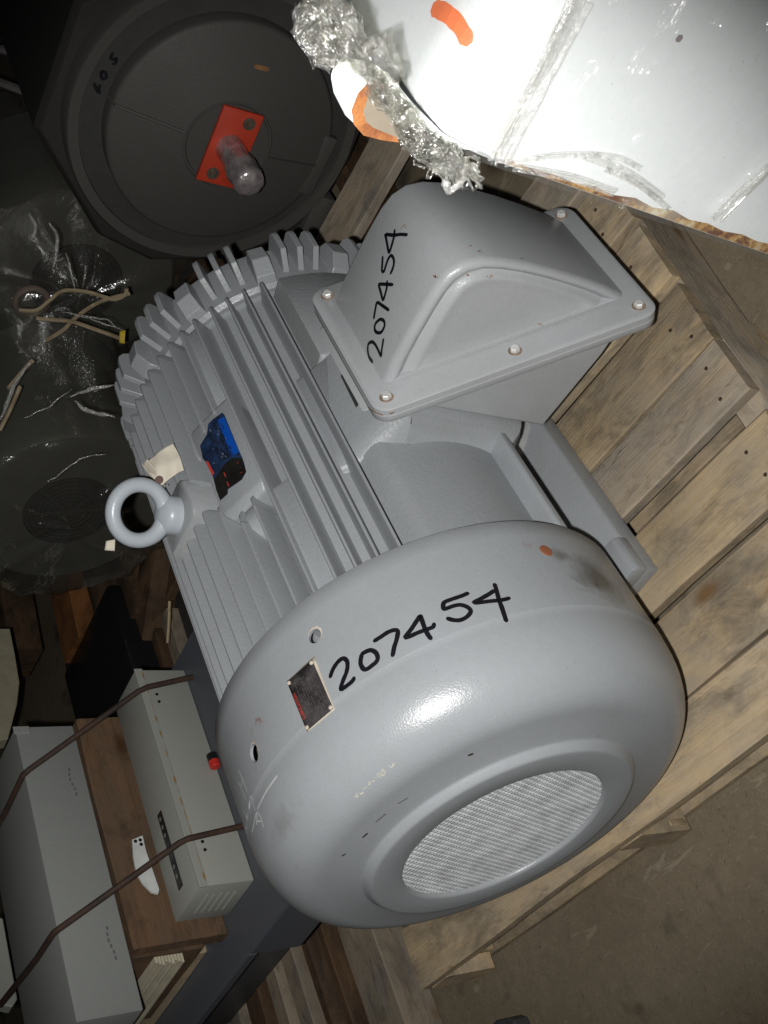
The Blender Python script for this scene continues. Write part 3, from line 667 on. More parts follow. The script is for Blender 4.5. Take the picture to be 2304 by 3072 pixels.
# little dark sticker on the frame below the box
tq = [(1025,1130),(1033,1121),(1082,1207),(1071,1224)]
bms = bmesh.new()
for c in motor.children:
    if c.name.split('.')[0] in ('frame','side_wall','conduit_pad'): bms.from_mesh(c.data)
tree_body = BVHTree.FromBMesh(bms); bms.free()
hs = [hit(tree_body, *q) for q in tq]; nn = (hs[0][1]+hs[2][1]).normalized()
MB().loft([[h[0]+nn*.0008 for h in hs], [h[0]+nn*.0022 for h in hs]]).build('dark_sticker', plain('dark_sticker', (.035,.04,.035), .5), motor, smooth=0)

# ------------------------------------------------------------------ paper tag on the eye
def sheet(name, corners, m, nu=10, nv=10, amp=.003, scale=40, seed=0, th=.0004, parent=None):
    a, b, c, d = [Vector(q) for q in corners]; P = []
    n = (b-a).cross(d-a).normalized()
    for j in range(nv+1):
        for i in range(nu+1):
            u, v = i/nu, j/nv; p = (a*(1-u)+b*u)*(1-v)+(d*(1-u)+c*u)*v
            P.append(p+n*amp*noise.noise(p*scale+Vector((seed,0,0)))+noise.noise_vector(p*scale*.7+Vector((0,seed,0)))*amp*.5)
    o = MB().add(P, [(j*(nu+1)+i, j*(nu+1)+i+1, (j+1)*(nu+1)+i+1, (j+1)*(nu+1)+i) for j in range(nv) for i in range(nu)]).build(name, m, parent, smooth=50)
    s = o.modifiers.new('s','SOLIDIFY'); s.thickness = th; return o
tagroot = thing('paper_tag', 'creased off-white paper tag tied to the lifting eye of the grey motor', 'tag', cE+ex*-.03)
inv_t = -tagroot.location
def cylhit(u, v, r, lift):
    d = ray(u, v); a = d.y*d.y+d.z*d.z; b = CC.y*d.y+CC.z*d.z; c = CC.y**2+CC.z**2-r*r; D = b*b-a*c
    t = (-b-math.sqrt(max(0, D)))/a; return CC+d*(t-lift)
def tg(px, d): return [atd(300+.2411*a, 1350+.2411*b, dd)+inv_t for (a, b), dd in zip(px, d)]
D0 = vw.dot(cE-CC)
def tq_(px, lifts): return [cylhit(300+.2411*a, 1350+.2411*b, .214, l)+inv_t for (a, b), l in zip(px, lifts)]
def tp(px, lifts): return [cylhit(u, v, .214, l)+inv_t for (u, v), l in zip(px, lifts)]
DT = vw.dot(cylhit(500,1400,.214,.03)-CC)
sheet('paper', [atd(u,v,D1)+inv_t for (u,v), D1 in zip([(432,1388),(521,1334),(556,1424),(482,1456)], [DT,DT+.006,DT-.002,DT-.006])], m_paper, 22, 22, amp=.011, scale=48, seed=3, parent=tagroot)
sheet('paper_fold', [atd(u,v,D1)+inv_t for (u,v), D1 in zip([(478,1452),(470,1410),(442,1378),(429,1394)], [DT-.002,DT-.012,DT-.012,DT-.004])], m_paper, amp=.003, seed=8, parent=tagroot)
hp = atd(300+.2411*735,1350+.2411*372,DT-.016)+inv_t; e_ = MB().lathe([(0,.0045),(.0006,.004)], 14, cap1=True, axis='Z').build('eyelet', plain('eyelet_brown', (.10,.045,.03), .6), tagroot)
e_.location = hp; e_.rotation_mode = 'QUATERNION'; e_.rotation_quaternion = (-vw).to_track_quat('Z','Y')
MB().tube(tq_([(735,385),(780,430),(840,440),(760,470),(700,440),(690,500),(640,560)], [.034,.034,.030,.030,.034,.036,.030]), .0012, 6).build('string', m_string, tagroot)
sc_t = sheet('paper_scrap', [atd(300+.2411*a,1350+.2411*b,D0+.02) for a, b in ((75,1130),(190,1110),(180,1255),(55,1245))], m_paper, 4, 4, .001)
tag(sc_t, 'small scrap of pale paper hanging below the ring of the lifting eye', 'paper scrap')

# ------------------------------------------------------------------ pale wrapped cabinet, top right
XW, YW, ZW = .11, .584, .400
wc = thing('wrapped_cabinet', 'pale grey metal cabinet in clear shrink film, overexposed, beside the motor', 'cabinet', (0,0,FZ))
up = Vector((0,0,-FZ))
def arc(cx, cz, r, a0, a1, n): return [(cx+r*math.cos(math.radians(a0+(a1-a0)*i/n)), cz+r*math.sin(math.radians(a0+(a1-a0)*i/n))) for i in range(n+1)]
RC = .045
prof_w = [(XW,FZ+.006)] + arc(XW-RC,ZW-RC,RC,0,90,10) + [(XW-.62,ZW),(XW-.62,FZ+.006)]
body_w = MB().loft([[(x, y, z-FZ) for x, z in inset(prof_w,d)] for y, d in ((YW,.003),(YW+.003,0),(1.30,0))]).build('cabinet_body', m_white, wc, smooth=40)
# rusty edge strip along the corner
es = MB(); n = 40
rows = []
for i in range(n+1):
    z = ZW-RC*1.15-(ZW-FZ-.08)*i/n; k = .0035+.007*abs(noise.noise(Vector((z*30,1,2))))+.004*(i/n)
    rows.append([(XW+.0006,YW+.0015,z-FZ),(XW+.0008,YW+k,z-FZ)])
es.add([p for r in rows for p in r], [(2*i,2*i+1,2*i+3,2*i+2) for i in range(n)]).build('rusted_edge', m_edger, wc, smooth=0)
# sheet ear standing up at the corner, with its rusty ring
ear = [at(900+.8463*a, .8463*b, 0, XW+.004) for a, b in [(640,555),(520,540),(400,520),(300,500),(225,478),(175,430),(135,350),(125,290),(140,250),(175,225),(260,240),(330,280),(420,390),(520,490)]]
MB().loft([[p+Vector((-.008,0,0))+up for p in ear],[p+Vector((-.005,0,0))+up for p in ear]]).build('corner_ear', m_white, wc, smooth=40, bevel=.0015)
def crescent(o_in, mtl, x):
    outer = [at(900+.8463*a, .8463*b, 0, x) for a, b in [(330,300),(250,283),(205,330),(182,390),(190,440),(225,480),(290,497),(350,505)]]
    inner = [at(900+.8463*a, .8463*b, 0, x) for a, b in [(320,318),(262,315),(238,350),(225,395),(232,430),(258,452),(300,470),(345,488)]]
    mb = MB(); n = len(outer); mb.add([p+up for p in outer+inner],[(i,i+1,n+i+1,n+i) for i in range(n-1)])
    return mb.build('rust_ring', mtl, wc, smooth=0)
crescent(None, m_rustedge, XW-.0002)
inn = [at(900+.8463*a, .8463*b, 0, XW-.0004) for a, b in [(320,318),(262,315),(238,350),(225,395),(232,430),(258,452),(300,470),(345,488),(420,505),(400,450)]]
MB().add([p+up for p in inn],[tuple(range(len(inn)))]).build('ear_recess', plain('brownish_recess', (.20,.17,.13), .5), wc, smooth=0)
# orange marker dash on top
tree_w = None
bmw = bmesh.new(); bmw.from_mesh(body_w.data); bmesh.ops.translate(bmw, verts=bmw.verts, vec=(0,0,FZ)); tree_w = BVHTree.FromBMesh(bmw); bmw.free()
om = MB(); ribbon(om, tree_w, [(1305,25),(1340,40),(1375,72),(1395,105),(1403,120)], .0095, .0006, 4, .85); om.v = [p+up for p in om.v]
om.build('orange_dash', m_orange, wc, smooth=0)
ds = MB(); ribbon(ds, tree_w, [(2032,116),(2040,112)], .005, .0006, 3, .8); ds.v = [p+up for p in ds.v]; ds.build('dark_spot', plain('dark_spot', (.25,.22,.22), .6), wc, smooth=0)
# film: a tight skin, a gathered band and a crumpled fringe
fm = MB(); ny, nl = 34, 46; prs = [(XW, ZW-RC-(ZW-RC-FZ-.02)*(1-i/26)) for i in range(26)] + arc(XW-RC,ZW-RC,RC,0,90,8) + [(XW-RC-.5*i/12,ZW) for i in range(1,13)]
nl = len(prs); P = []
for j in range(ny+1):
    y = YW-.001+(1.29-YW)*j/ny
    for i, (x, z) in enumerate(prs):
        nx, nz = (1,0) if i < 26 else ((x-(XW-RC))/RC,(z-(ZW-RC))/RC) if i < 35 else (0,1)
        h = .0030+.0045*max(0,noise.noise(Vector((x*14,y*20,z*14))))+.0022*abs(noise.noise(Vector((x*40,y*60,z*30))))
        P.append((x+nx*h, y, z+nz*h-FZ))
fm.add(P, [(j*nl+i, j*nl+i+1, (j+1)*nl+i+1, (j+1)*nl+i) for j in range(ny) for i in range(nl-1)]).build('shrink_film', m_filmw, wc, smooth=60)
def rope(pxs, plane, val, r, name='film_band', m=m_filmc, nrm=Vector((1,0,0)), amp=.004, seed=0):
    pts = [at(u, v, plane, val)+nrm*.006+up for u, v in resample(pxs, 14)]
    o = MB().tube(pts, r, 8).build(name, m, wc, smooth=60); noisy(o, amp, 90, seed); noisy(o, amp*.4, 300, seed); return o
def strip(pxs, w, seed, m, h=.0022):
    pts = [at(u, v, 0, XW)+up for u, v in resample(pxs, 22)]; n = len(pts); rows = []; K = 13
    for i, p in enumerate(pts):
        t = (pts[min(i+1,n-1)]-pts[max(i-1,0)]).normalized(); sd = t.cross(Vector((1,0,0))).normalized()
        rows.append([p+sd*w*(2*j/(K-1)-1)*(1+.12*noise.noise(Vector((i*.25,seed,j*.05))))+Vector((.0065+h*noise.noise(Vector((j*.45,seed*3.3,i*.035)))+h*.5*noise.noise(Vector((j*1.1,seed,i*.06))),0,0)) for j in range(K)])
    MB().add([p for r in rows for p in r],[(i*K+j,i*K+j+1,(i+1)*K+j+1,(i+1)*K+j) for i in range(n-1) for j in range(K-1)]).build('film_fold', m, wc, smooth=60)
strip([(1480,470),(1540,350),(1600,235),(1660,110),(1725,-20)], .0075, 1, m_filmc)
strip([(1462,478),(1520,350),(1582,235),(1640,110),(1700,-20)], .0030, 2, m_filmw, .003)
strip([(2120,642),(2200,560),(2304,466),(2350,425)], .0030, 3, m_filmc)
strip([(2140,648),(2220,566),(2320,470),(2366,430)], .0020, 4, m_filmw, .003)
# creased star of film near the corner
for k, (a, b, w) in enumerate([((1500,472),(1760,446),.0022),((1525,482),(1830,560),.0026),((1740,448),(1970,580),.0030),((1765,446),(1905,490),.0018),((1800,490),(1990,612),.0018)]):
    strip([a, ((a[0]+b[0])/2+8, (a[1]+b[1])/2-10), b], w, 10+k, m_filmc, .0016)
for kk, (cpx, w) in enumerate([([(915,-20),(935,60),(985,150),(1000,175)], [.008,.010,.009,.006]), ([(960,-10),(1010,60),(1060,150),(1080,200)], [.007,.009,.008,.004]),
        ([(1120,85),(1128,170),(1150,260),(1190,330),(1245,400),(1300,455),(1350,480)], [.007,.010,.008,.007,.006,.006,.007]), ([(1090,190),(1130,250),(1175,300),(1230,385),(1290,440)], [.004,.005,.005,.004,.005])]):
    cr = MB()
    for k in range(3 if kk < 2 else 2):
        base = [at(u+random.uniform(-5,5), v+random.uniform(-5,5), 0, XW+.006) for u, v in cpx]
        pts = resample([tuple(p) for p in base], .005); n = len(pts); rows = []
        for i, p in enumerate(pts):
            f = i/(n-1); t = (pts[min(i+1,n-1)]-pts[max(i-1,0)]).normalized(); sd = t.cross(Vector((1,0,0))).normalized(); ww = w[min(len(w)-1,int(f*len(w)))]
            rows.append([p+sd*ww*s_+Vector((.006+.007*noise.noise(p*110+Vector((k*5,s_*3,kk))),0,0))+noise.noise_vector(p*190+Vector((k,s_*4,1)))*.0050+up for s_ in (-1,-.6,-.2,.2,.6,1)])
        m_ = len(rows[0]); cr.add([p for r in rows for p in r],[(i*m_+j,i*m_+j+1,(i+1)*m_+j+1,(i+1)*m_+j) for i in range(n-1) for j in range(m_-1)])
    cr.build('crumpled_film', m_crump, wc, smooth=50)
tf = MB(); rq = random.Random(9)
for k in range(60):                                   # torn tassel hanging off the corner
    a0 = rq.random(); u, v = 1235+a0*170, 395+a0*105+rq.uniform(-25,25); p = at(u, v, 0, XW+.006); q = at(u+rq.uniform(-40,50), v+rq.uniform(10,62), 0, XW+.012); mid = (p+q)/2+Vector((rq.uniform(-.004,.012),rq.uniform(-.008,.008),rq.uniform(-.008,.008)))
    pts = resample([tuple(p),tuple(mid),tuple(q)], .003); pts = [x+noise.noise_vector(x*260+Vector((k,0,0)))*.0035+up for x in pts]
    tf.tube(pts, [rq.uniform(.0005,.0016) for _ in pts], 5)
for k in range(16):
    a0 = rq.random(); c = at(1240+a0*160, 400+a0*110+rq.uniform(-15,30), 0, XW+.008)+up; r = rq.uniform(.003,.007)
    vs = [c+Vector((noise.noise(Vector((i,j,k)))*.005, (i-2)*r*.5, (j-2)*r*.5))+noise.noise_vector(Vector((i*1.7,j*1.3,k*3.1)))*.004 for j in range(5) for i in range(5)]
    tf.add(vs, [(j*5+i,j*5+i+1,j*5+i+6,j*5+i+5) for j in range(4) for i in range(4)])
tf.build('torn_film_tassel', m_crump, wc, smooth=40)
fs_ = MB().tube([at(u,v,0,XW+.012)+up for u, v in resample([(1330,520),(1338,550),(1345,575),(1362,565),(1385,540),(1400,500),(1425,505),(1430,520)], 5)], .0020, 6).build('film_strand', m_filmc, wc)
noisy(fs_, .0015, 300)

# ------------------------------------------------------------------ dark motor behind
dm = thing('dark_motor', 'dark grey motor behind, its taped shaft pointing forward through a red plate', 'electric motor', (-.9,.137,DZ-.009))
o_ = (0,0,.257); RD = .173
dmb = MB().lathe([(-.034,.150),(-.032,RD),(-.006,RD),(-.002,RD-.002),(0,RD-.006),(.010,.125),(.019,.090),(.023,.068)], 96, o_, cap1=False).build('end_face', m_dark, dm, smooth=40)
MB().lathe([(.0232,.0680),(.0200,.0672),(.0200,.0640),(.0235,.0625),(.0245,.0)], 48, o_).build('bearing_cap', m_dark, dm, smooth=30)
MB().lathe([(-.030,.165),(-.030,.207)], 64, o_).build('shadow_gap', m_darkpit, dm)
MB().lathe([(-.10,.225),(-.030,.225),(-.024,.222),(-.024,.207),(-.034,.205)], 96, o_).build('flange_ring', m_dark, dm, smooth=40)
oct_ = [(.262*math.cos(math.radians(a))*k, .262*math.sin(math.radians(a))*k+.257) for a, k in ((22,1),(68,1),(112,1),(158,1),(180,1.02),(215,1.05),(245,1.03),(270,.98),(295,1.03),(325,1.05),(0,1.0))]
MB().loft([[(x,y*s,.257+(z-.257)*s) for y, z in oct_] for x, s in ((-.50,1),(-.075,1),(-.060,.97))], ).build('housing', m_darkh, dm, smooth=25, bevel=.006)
for s in (-1, 1): MB().box(-.45,-.05,.13*s-.06,.13*s+.06,.0,.035).build('foot', m_dark, dm, bevel=.003)
MB().tube([(.024,0,.257+.068),(.012,0,.257+.125),(.003,0,.257+RD-.004),(-.02,0,.257+RD+.003)], .0022, 6).build('grease_pipe', m_dark, dm)
MB().loft([[(x0,y,z) for x0,y,z in ((a-.002,-.0012,z),(a-.002,.0012,z),(a+.0008,.0012,z),(a+.0008,-.0012,z))] for a, z in ((0,.257-RD+.006),(.010,.257-.125),(.019,.257-.090),(.023,.257-.068))]).build('split_line', m_darkpit, dm, smooth=0)
MB().box(-.012,.0022,-.05,.05,.257-RD-.004,.257-RD+.02).build('bottom_lug', m_dark, dm, bevel=.002)
redp = MB()
rot = .03
redp.loft([[(x, y*math.cos(rot)-z*math.sin(rot), .257+z*math.cos(rot)+y*math.sin(rot)) for y, z in rrect(-.060,.060,-.032,.032,.002,2)] for x in (.0265,.0335)])
rp = redp.build('red_plate', m_red, dm, smooth=30, bevel=.001)
for y, z in ((.044,-.012),(-.044,.010)):
    b = MB().lathe([(.0335,.0095),(.035,.0095)], 16, (0,y,.257+z), cap1=True); b.lathe([(.035,.0065),(.041,.0062)], 6, (0,y,.257+z), cap1=True); b.build('plate_bolt', m_dullbolt, rp, smooth=25)
shf = MB().lathe([(x+.022,r) for x, r in ((.012,.0215),(.03,.0212),(.05,.0218),(.068,.0222),(.076,.0240),(.085,.0222),(.092,.0224),(.100,.0224),(.108,.0212),(.112,.0160),(.113,.0))], 36, o_).build('taped_shaft', m_steel, dm, smooth=50); noisy(shf, .0022, 90)
tree_d = None
wd = MB()
bmw = bmesh.new()
for c in dm.children:
    if c.type == 'MESH' and c.name.split('.')[0] in ('shadow_gap','end_face','flange_ring'): bmw.from_mesh(c.data)
bmesh.ops.translate(bmw, verts=bmw.verts, vec=dm.location); tree_d = BVHTree.FromBMesh(bmw); bmw.free()
for p in ([(780,690),(800,740),(825,770),(815,735),(830,705)],[(845,590),(875,600),(880,640),(850,655),(838,620),(845,590)],[(935,440),(915,480),(945,490),(965,480),(960,515),(935,530)]):
    ribbon(wd, tree_d, off((0,0),.3617,p), .005, .0008, 5)
rm_ = MB(); ribbon(rm_, tree_d, [(764,198),(782,203),(805,209)], .006, .0008, 4, .4); rm_.v = [p-dm.location for p in rm_.v]; rm_.build('rust_streak', m_bleed, dm, smooth=0)
wd.v = [p-dm.location for p in wd.v]
wd.build('handwritten_number', m_black, dm, smooth=0)['label'] = 'faint black handwriting on the dark rim'
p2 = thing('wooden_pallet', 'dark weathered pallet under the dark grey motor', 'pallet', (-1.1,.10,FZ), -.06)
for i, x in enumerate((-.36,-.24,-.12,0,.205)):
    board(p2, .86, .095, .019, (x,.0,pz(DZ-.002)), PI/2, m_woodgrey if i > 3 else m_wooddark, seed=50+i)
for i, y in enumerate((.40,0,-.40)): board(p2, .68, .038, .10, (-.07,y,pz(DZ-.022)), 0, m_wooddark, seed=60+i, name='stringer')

# ------------------------------------------------------------------ grey boxes, crate, cabinet and rods (far side of the motor)
ZB = -.004
cabt = thing('steel_cabinet', 'blue-grey steel cabinet with a turned-down edge under the grey boxes', 'cabinet', (0,0,FZ))
ct = MB(); ct.box(-.40,.040,-.98,-.27,ZB-.003-FZ,ZB-FZ); ct.build('top_sheet', m_bluegrey, cabt, bevel=.001, seg=1)
MB().box(.0370,.0405,-.522,-.275,ZB-.080-FZ,ZB-.0035-FZ).build('down_flange', m_bluegrey, cabt, bevel=.001, seg=1)
MB().box(.0372,.0400,-.98,-.524,ZB-.016-FZ,ZB-.0035-FZ).build('down_lip', m_bluegrey, cabt, bevel=.001, seg=1)
MB().box(-.39,-.05,-.97,-.28,.16,ZB-.006-FZ).build('cabinet_body', m_bluegrey, cabt, bevel=.004)
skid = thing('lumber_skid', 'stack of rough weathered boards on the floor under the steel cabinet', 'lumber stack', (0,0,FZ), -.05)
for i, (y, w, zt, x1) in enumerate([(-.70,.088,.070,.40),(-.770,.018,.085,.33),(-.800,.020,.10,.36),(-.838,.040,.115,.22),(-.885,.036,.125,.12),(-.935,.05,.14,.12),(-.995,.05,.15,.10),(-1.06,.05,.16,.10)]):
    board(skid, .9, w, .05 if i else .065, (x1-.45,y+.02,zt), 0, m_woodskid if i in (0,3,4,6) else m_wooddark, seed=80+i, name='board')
def gbox(name, label, x0, x1, y0, y1, z0, z1, m):
    t = thing(name, label, 'electrical box', ((x0+x1)/2,(y0+y1)/2,z0)); hx, hy, h = (x1-x0)/2, (y1-y0)/2, z1-z0
    MB().box(-hx,hx,-hy,hy,0,h).build('box_body', m, t, bevel=.002); return t, hx, hy, h
g1, hx, hy, h = gbox('enclosure_box', 'light grey enclosure box with black logo strip and rust along its edge', -.371,-.024,-.536,-.449,ZB+.0005,.0745, m_cab)
rs = MB(); rows = []
for i in range(41):
    x = -hx+.004+2*(hx-.004)*i/40; k = .0022*max(0,noise.noise(Vector((x*90,0,4)))+.12); rows.append([(x,hy+.0024,h-.0085-k),(x,hy+.0024,h-.0085+k)])
rs.add([p for r in rows for p in r],[(2*i,2*i+1,2*i+3,2*i+2) for i in range(40)]).build('rust_line', plain('yellow_rust', (.28,.16,.04), .8), g1, smooth=0)
MB().box(-hx-.001,hx+.001,hy-.002,hy+.0016,h-.011,h+.0012).build('lid_lip', m_cab, g1, bevel=.0006, seg=1)
for x in (-hx+.045,-hx+.058,hx-.062,hx-.050): MB().lathe([(0,.0024),(.0015,.002)], 10, (x,hy,h-.022), cap1=True, axis='Y').build('screw', m_blackrub, g1)
m_figure = plain('pale_figure', (.20,.20,.185), .5)
for k in range(5):
    MB().tube([(hx,-.024,.018+k*.010),(hx+.0006,-.020,.018+k*.010),(hx+.0006,.016,.018+k*.010),(hx,.020,.018+k*.010)], .0013, 6).build('louvre', m_cab, g1)
lg_ = MB().box(.035,.148,-.010,.004,h,h+.0012).build('logo_strip', m_blackrub, g1, bevel=.0005, seg=1); lg_['label'] = 'narrow black strip with a row of pale square figures'
for k, x in enumerate((.045,.0575,.070,.117,.131)):
    MB().add([(x-.0040,-.003,h+.0016),(x-.0005,-.0072,h+.0016),(x+.0040,-.003,h+.0016),(x+.0005,.0012,h+.0016)],[(0,1,2,3)]).build('pale_figure', m_figure, lg_, smooth=0)
wpl = [at(.6203*a, 1700+.6203*b, 1, -.538)-g1.location for a, b in [(640,1320),(690,1300),(705,1370),(770,1560),(765,1582),(735,1575),(690,1530),(660,1480),(645,1400)]]
MB().loft([[p-Vector((0,.003,0)) for p in wpl], wpl]).build('white_bracket', plain('white_bracket', (.62,.64,.62), .5), g1, smooth=0)
for a, b in ((655,1328),(678,1322),(683,1343)):
    bh = MB().lathe([(0,.0026),(.0008,.0024)], 10, cap1=True, axis='Y').build('bracket_hole', m_blackrub, g1); bh.location = at(.6203*a,1700+.6203*b,1,-.5378)-g1.location
g2, hx, hy, h = gbox('enclosure_box', 'upper light grey metal box standing on the wooden crate', -.352,.074,-.72,-.552,.1375,.222, m_cab2)
MB().box(-hx,-hx+.012,hy-.001,hy+.002,h-.02,h+.003).build('corner_tab', m_cab2, g2, bevel=.0008, seg=1)
for x in (.10,-.14): 
    sl = MB()
    for k in range(6): sl.box(x+k*.008,x+k*.008+.005,hy+.0002,hy+.0007,.020+.002*math.sin(k),.0225+.002*math.sin(k))
    sl.build('scuff_mark', plain('pencil', (.12,.12,.12), .7), g2, smooth=0)
crate = thing('wooden_crate', 'brown plank crate behind the grey box, holding up the upper box', 'crate', (-.16,-.65,ZB))
cp = board(crate, .36, .134, .022, (-.025,.103,.002), 0, m_woodcrate, seed=91, name='front_plank'); cp.rotation_euler = (-PI/2,0,0); cp.location = (-.025,.0985,.068)
for i, (y, zt) in enumerate(((.02,.128),(-.06,.120))): 
    b = board(crate, .36, .07, .02, (-.025,y,zt), 0, m_woodcrate, seed=92+i, name='shelf_plank')
b = board(crate, .20, .02, .10, (.148,-.02,.13), PI/2, m_woodcrate, seed=95, name='end_plank')
b = board(crate, .26, .03, .05, (.13,-.10,.05), PI/2, m_wood, seed=96, name='end_plank')
st_ = MB()
for k in range(9): st_.box(.05,.172-.002*(k%3),-.12,.075,.060+k*.0045,.0635+k*.0045)
st_.build('paper_stack', plain('stacked_sheets', (.50,.46,.34), .8), crate, smooth=0)
# rusty rods bent over the boxes
def rod(x, label, dx):
    pts = [(x,-.20,-.03),(x,-.36,.035),(x-.005,-.4445,.0790),(x+dx*.5,-.50,.138),(x+dx,-.546,.2245),(x+dx+.01,-.60,.2300),(x+dx+.03,-.75,.250),(x+dx+.05,-.95,.29)]
    o = MB().tube(pts, .0058, 8).build('bent_rod', m_rod, None, smooth=50); return tag(o, label, 'rod', 'rusty rods bent over the boxes')
def rodpx(px, planes, label):
    pts = [at(.6203*a, 1700+.6203*b, ax, val) for (a, b), (ax, val) in zip(px, planes)]
    pts2 = [pts[0]]
    for i in range(1, len(pts)):
        a, b = pts[i-1], pts[i]
        if i > 1: pts2.append(a+(b-a)*.04)
        for f in (.3,.6): pts2.append(a+(b-a)*f)
        pts2.append(a+(b-a)*.96 if i < len(pts)-1 else b)
    o = MB().tube(pts2, .0043, 8).build('bent_rod', m_rod, None, smooth=50); return tag(o, label, 'rod', 'rusty rods bent over the boxes')
rodpx([(1200,474),(690,588),(115,1000),(25,1190),(-60,1330)], [(1,-.430),(1,-.440),(1,-.543),(2,.228),(2,.232)], 'rusty bent rod over the far ends of the grey boxes')
rodpx([(1330,1218),(890,1320),(260,1770),(175,1900),(0,2120)], [(1,-.430),(1,-.440),(1,-.543),(2,.229),(2,.233)], 'rusty bent rod over the near ends of the grey boxes')
kn = thing('red_black_knob', 'small red and black knob beside the motor on the blue cabinet', 'knob', at(.6203*1032,1700+.6203*938,2,ZB+.008))
MB().lathe([(-.010,.0075),(.001,.0075)], 20, cap0=True, axis='X').build('black_end', m_blackrub, kn)
MB().lathe([(.001,.0077),(.010,.0074),(.0115,.006)], 20, cap1=True, axis='X').build('red_end', plain('red_knob', (.55,.03,.02), .4), kn)
# things at the left edge, half in the dark
cp_ = [at(u, v, 1, -.95) for u, v in ((-30,1885),(30,1885),(45,1960),(59,2047),(52,2110),(25,2216),(-30,2225))]
cr_o = MB().loft([[p+Vector((0,-.03,0)) for p in cp_], cp_]).build('cream_panel', m_cream, None, smooth=0, bevel=.002); tag(cr_o, 'cream coloured panel edge at the left, above the grey boxes', 'panel')
wp_ = [at(.6203*a, 1700+.6203*b, 1, -.80) for a, b in ((-40,1680),(15,1700),(45,1870),(85,2090),(60,2130),(-40,2110))]
wp_o = MB().loft([[p+Vector((0,-.02,0)) for p in wp_], wp_]).build('white_panel', m_cab, None, smooth=0, bevel=.002); tag(wp_o, 'pale panel at the lower left edge behind the upper box', 'panel')

# ------------------------------------------------------------------ dark lumber and wrapped motors at the back
pile = thing('lumber_pile', 'dark rough timbers on the floor in front of the film-wrapped motor', 'lumber pile', (-1.0,-.95,FZ))
def beam(a, b, w, t, m, seed):
    a, b = Vector(a), Vector(b); o = board(pile, (b-a).length, w, t, (a+b)/2-pile.location, math.atan2(b.y-a.y,b.x-a.x), m, .004, seed=seed, segs=8, name='timber')
    o.rotation_euler = (0, -math.asin(max(-1,min(1,(b.z-a.z)/(b-a).length))), math.atan2(b.y-a.y,b.x-a.x))
beam((-1.5,-1.02,-.15),(-.94,-1.08,-.15),.10,.05,wood('orange_timber',(.26,.10,.03),(.30,.13,.05),(.18,.08,.03),.4),101)
beam((-1.5,-.93,-.17),(-.80,-.96,-.17),.06,.08,m_wooddark,102)
beam((-1.5,-.84,-.19),(-.85,-.86,-.19),.06,.08,m_wooddark,103)
beam((-1.3,-.74,-.18),(-.95,-.76,-.18),.06,.08,m_wooddark,104)
beam((-.95,-.70,-.20),(-.75,-1.00,-.20),.07,.06,m_wooddark,105)
beam((-1.2,-1.25,-.24),(-.8,-1.27,-.24),.12,.05,m_wooddark,106)
beam((-1.5,-1.35,-.12),(-1.15,-1.38,-.12),.12,.08,m_wooddark,107)
splint = MB().tube([at(509,1803,2,-.17),at(506,1860,2,-.172),at(502,1929,2,-.17)], .0032, 5).build('wood_splinter', m_woodfresh, None); noisy(splint, .0012, 60); tag(splint, 'pale wood splinter lying on the dark floor left of the motor', 'splinter')
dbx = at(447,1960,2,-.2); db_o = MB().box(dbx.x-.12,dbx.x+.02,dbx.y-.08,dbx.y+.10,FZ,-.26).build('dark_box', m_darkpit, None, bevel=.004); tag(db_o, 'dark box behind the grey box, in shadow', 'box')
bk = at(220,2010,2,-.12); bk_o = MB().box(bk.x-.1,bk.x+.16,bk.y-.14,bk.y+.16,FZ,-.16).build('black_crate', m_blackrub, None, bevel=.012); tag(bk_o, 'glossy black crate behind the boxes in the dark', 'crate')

def wrapped(name, label, loc, R, L, filmseed):
    t = thing(name, label, 'electric motor', loc)
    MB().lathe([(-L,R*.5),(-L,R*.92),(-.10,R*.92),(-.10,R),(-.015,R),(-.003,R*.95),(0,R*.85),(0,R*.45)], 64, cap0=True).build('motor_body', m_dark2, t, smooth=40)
    MB().lathe([(-.006,0),(-.006,R*.45)], 40).build('dark_intake', m_darkpit, t)
    gg = MB()
    for k in range(1, 9): gg.tube([(.001,R*.45*k/8.5*math.cos(a*PI/18),R*.45*k/8.5*math.sin(a*PI/18)) for a in range(36)], .0016, 4, closed=True)
    for k in range(4): a = k*PI/4+.2; gg.tube([(.002,-R*.45*math.cos(a),-R*.45*math.sin(a)),(.002,R*.45*math.cos(a),R*.45*math.sin(a))], .002, 4)
    gg.build('fan_guard', m_dark, t)
    fl = MB(); rows = []; N_ = 72
    for i in range(26):
        f = i/25; r = R*1.07*min(1,.04+f/.36)-R*.03*max(0,f-.4); x = .045-.02*f/.36 if f < .36 else .025-(f-.36)/.64*(L+.04); row = []
        for a in range(N_):
            th = 2*PI*a/N_; c3, s3 = math.cos(th), math.sin(th)
            fold = .030*abs(noise.noise(Vector((4.5*c3,4.5*s3,f*1.6+filmseed))))+.016*noise.noise(Vector((2*c3+7,2*s3,f*3+filmseed)))+.006*noise.noise(Vector((11*c3,11*s3,f*9+filmseed)))
            row.append((x+.014*noise.noise(Vector((3*c3,3*s3,f*6+filmseed))), (r+fold)*c3, (r+fold)*s3))
        rows.append(row)
    fl.loft(rows, True, False).build('clear_film', m_film, t, smooth=75)
    return t
def creases(t, lst, dd):
    for k, (px, w) in enumerate(lst):
        mb = MB(); pts = [atd(u,v,dd)-t.location+noise.noise_vector(Vector((u*.03,v*.03,k)))*.004 for u, v in resample(px, 10)]; n = len(pts)
        mb.tube(pts, [w*.5*(.25+.75*math.sin(PI*i/(n-1)))*(1+.4*noise.noise(Vector((i*.6,k,2)))) for i in range(n)], 6); mb.build('film_crease', m_filmc, t, smooth=60)
    return t
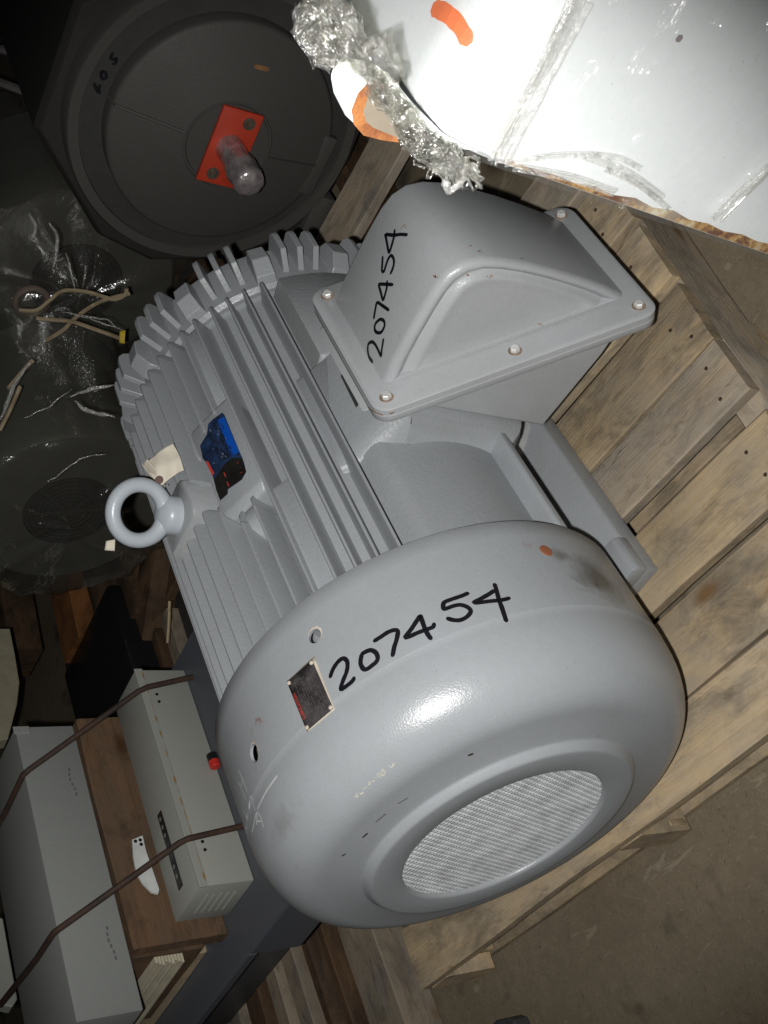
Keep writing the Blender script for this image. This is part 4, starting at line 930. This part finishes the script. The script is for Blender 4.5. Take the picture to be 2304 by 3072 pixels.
wm1 = wrapped('wrapped_motor', 'film-wrapped dark motor with round fan guard, left of the lifting eye', (-.88,-.62,.012), .185, .34, 2.3)
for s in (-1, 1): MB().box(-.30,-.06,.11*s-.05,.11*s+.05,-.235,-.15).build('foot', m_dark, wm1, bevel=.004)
wm2 = wrapped('wrapped_motor', 'film-wrapped dark motor farthest back, with small lifting ring', (-1.30,-.40,-.02), .20, .34, 7.9)
for s in (-1, 1): MB().box(-.30,-.06,.11*s-.05,.11*s+.05,-.215,-.15).build('foot', m_dark, wm2, bevel=.004)
er = at(95,905,0,-1.25)-wm2.location
MB().tube([er+Vector((0,.030*math.cos(k*PI/12),.030*math.sin(k*PI/12))) for k in range(24)], .007, 8, closed=True).build('lifting_ring', plain('ring_brown', (.16,.12,.10), .5), wm2)
creases(wm1, [([(212,1188),(240,1178),(290,1162),(345,1158)],.006), ([(222,1203),(262,1228),(300,1240),(345,1252)],.007), ([(140,1445),(190,1415),(250,1375),(320,1362)],.0025), ([(75,1255),(150,1215),(210,1165)],.002)], 1.62)
creases(wm2, [([(85,640),(105,680),(95,720)],.006), ([(150,670),(172,720),(170,760),(160,800)],.007), ([(200,760),(212,800),(222,865)],.004),
    ([(0,1270),(30,1190),(60,1130),(95,1090)],.008), ([(185,935),(260,950),(320,962),(368,995)],.003), ([(240,945),(300,965),(360,990)],.003)], 1.80)
p3 = thing('wooden_pallet', 'dark pallet under the two film-wrapped motors', 'pallet', (-1.25,-.55,FZ), .03)
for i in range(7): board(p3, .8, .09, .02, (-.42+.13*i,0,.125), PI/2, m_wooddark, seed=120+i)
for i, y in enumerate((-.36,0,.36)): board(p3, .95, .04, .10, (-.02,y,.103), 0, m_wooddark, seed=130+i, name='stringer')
cd = MB()
for px, dd in (([(60,930),(110,930),(150,900),(190,872),(260,875),(320,893),(345,898),(375,885),(380,865)],1.95),([(110,955),(160,960),(215,965),(290,990),(360,1015)],1.95),([(140,1020),(190,990),(230,950),(300,905),(390,880)],1.97),([(25,1165),(55,1130),(80,1100),(100,1080)],1.85),([(0,1290),(30,1230),(60,1160)],1.85)):
    cd.tube([atd(u,v,dd+.02*noise.noise(Vector((u*.02,v*.02,0)))) for u, v in resample(px, 12)], .0036, 6)
cdo = cd.build('tie_cord', m_cord, None); tag(cdo, 'tan cords tying the clear film round the motors at the back', 'cord')
yt = sheet('yellow_tape', [atd(u,v,1.93) for u, v in ((360,993),(378,990),(374,1030),(358,1028))], m_yellow, 4, 4, .002); tag(yt, 'scrap of yellow tape at the end of a tan cord', 'tape')
# rack rails in the dark at the top left
rk = thing('rack', 'dim metal rack rails at the far left in the dark', 'rack', (-1.9,-.6,FZ))
for i, (a, b) in enumerate((((-60,70),(52,88)),((-60,135),(70,165)),((-60,225),(95,285)))):
    p, q = atd(*a,2.6)-rk.location, atd(*b,2.6)-rk.location; MB().tube([p,q], .010, 6).build('rail', plain('rail_grey',(.20,.19,.19),.5) if i == 0 else bpy.data.materials['rail_grey'], rk)
MB().tube([atd(90,60,2.6)-rk.location, Vector((0,.15,0))], .015, 6).build('post', m_dark, rk)
# blurry near odds at the bottom edge
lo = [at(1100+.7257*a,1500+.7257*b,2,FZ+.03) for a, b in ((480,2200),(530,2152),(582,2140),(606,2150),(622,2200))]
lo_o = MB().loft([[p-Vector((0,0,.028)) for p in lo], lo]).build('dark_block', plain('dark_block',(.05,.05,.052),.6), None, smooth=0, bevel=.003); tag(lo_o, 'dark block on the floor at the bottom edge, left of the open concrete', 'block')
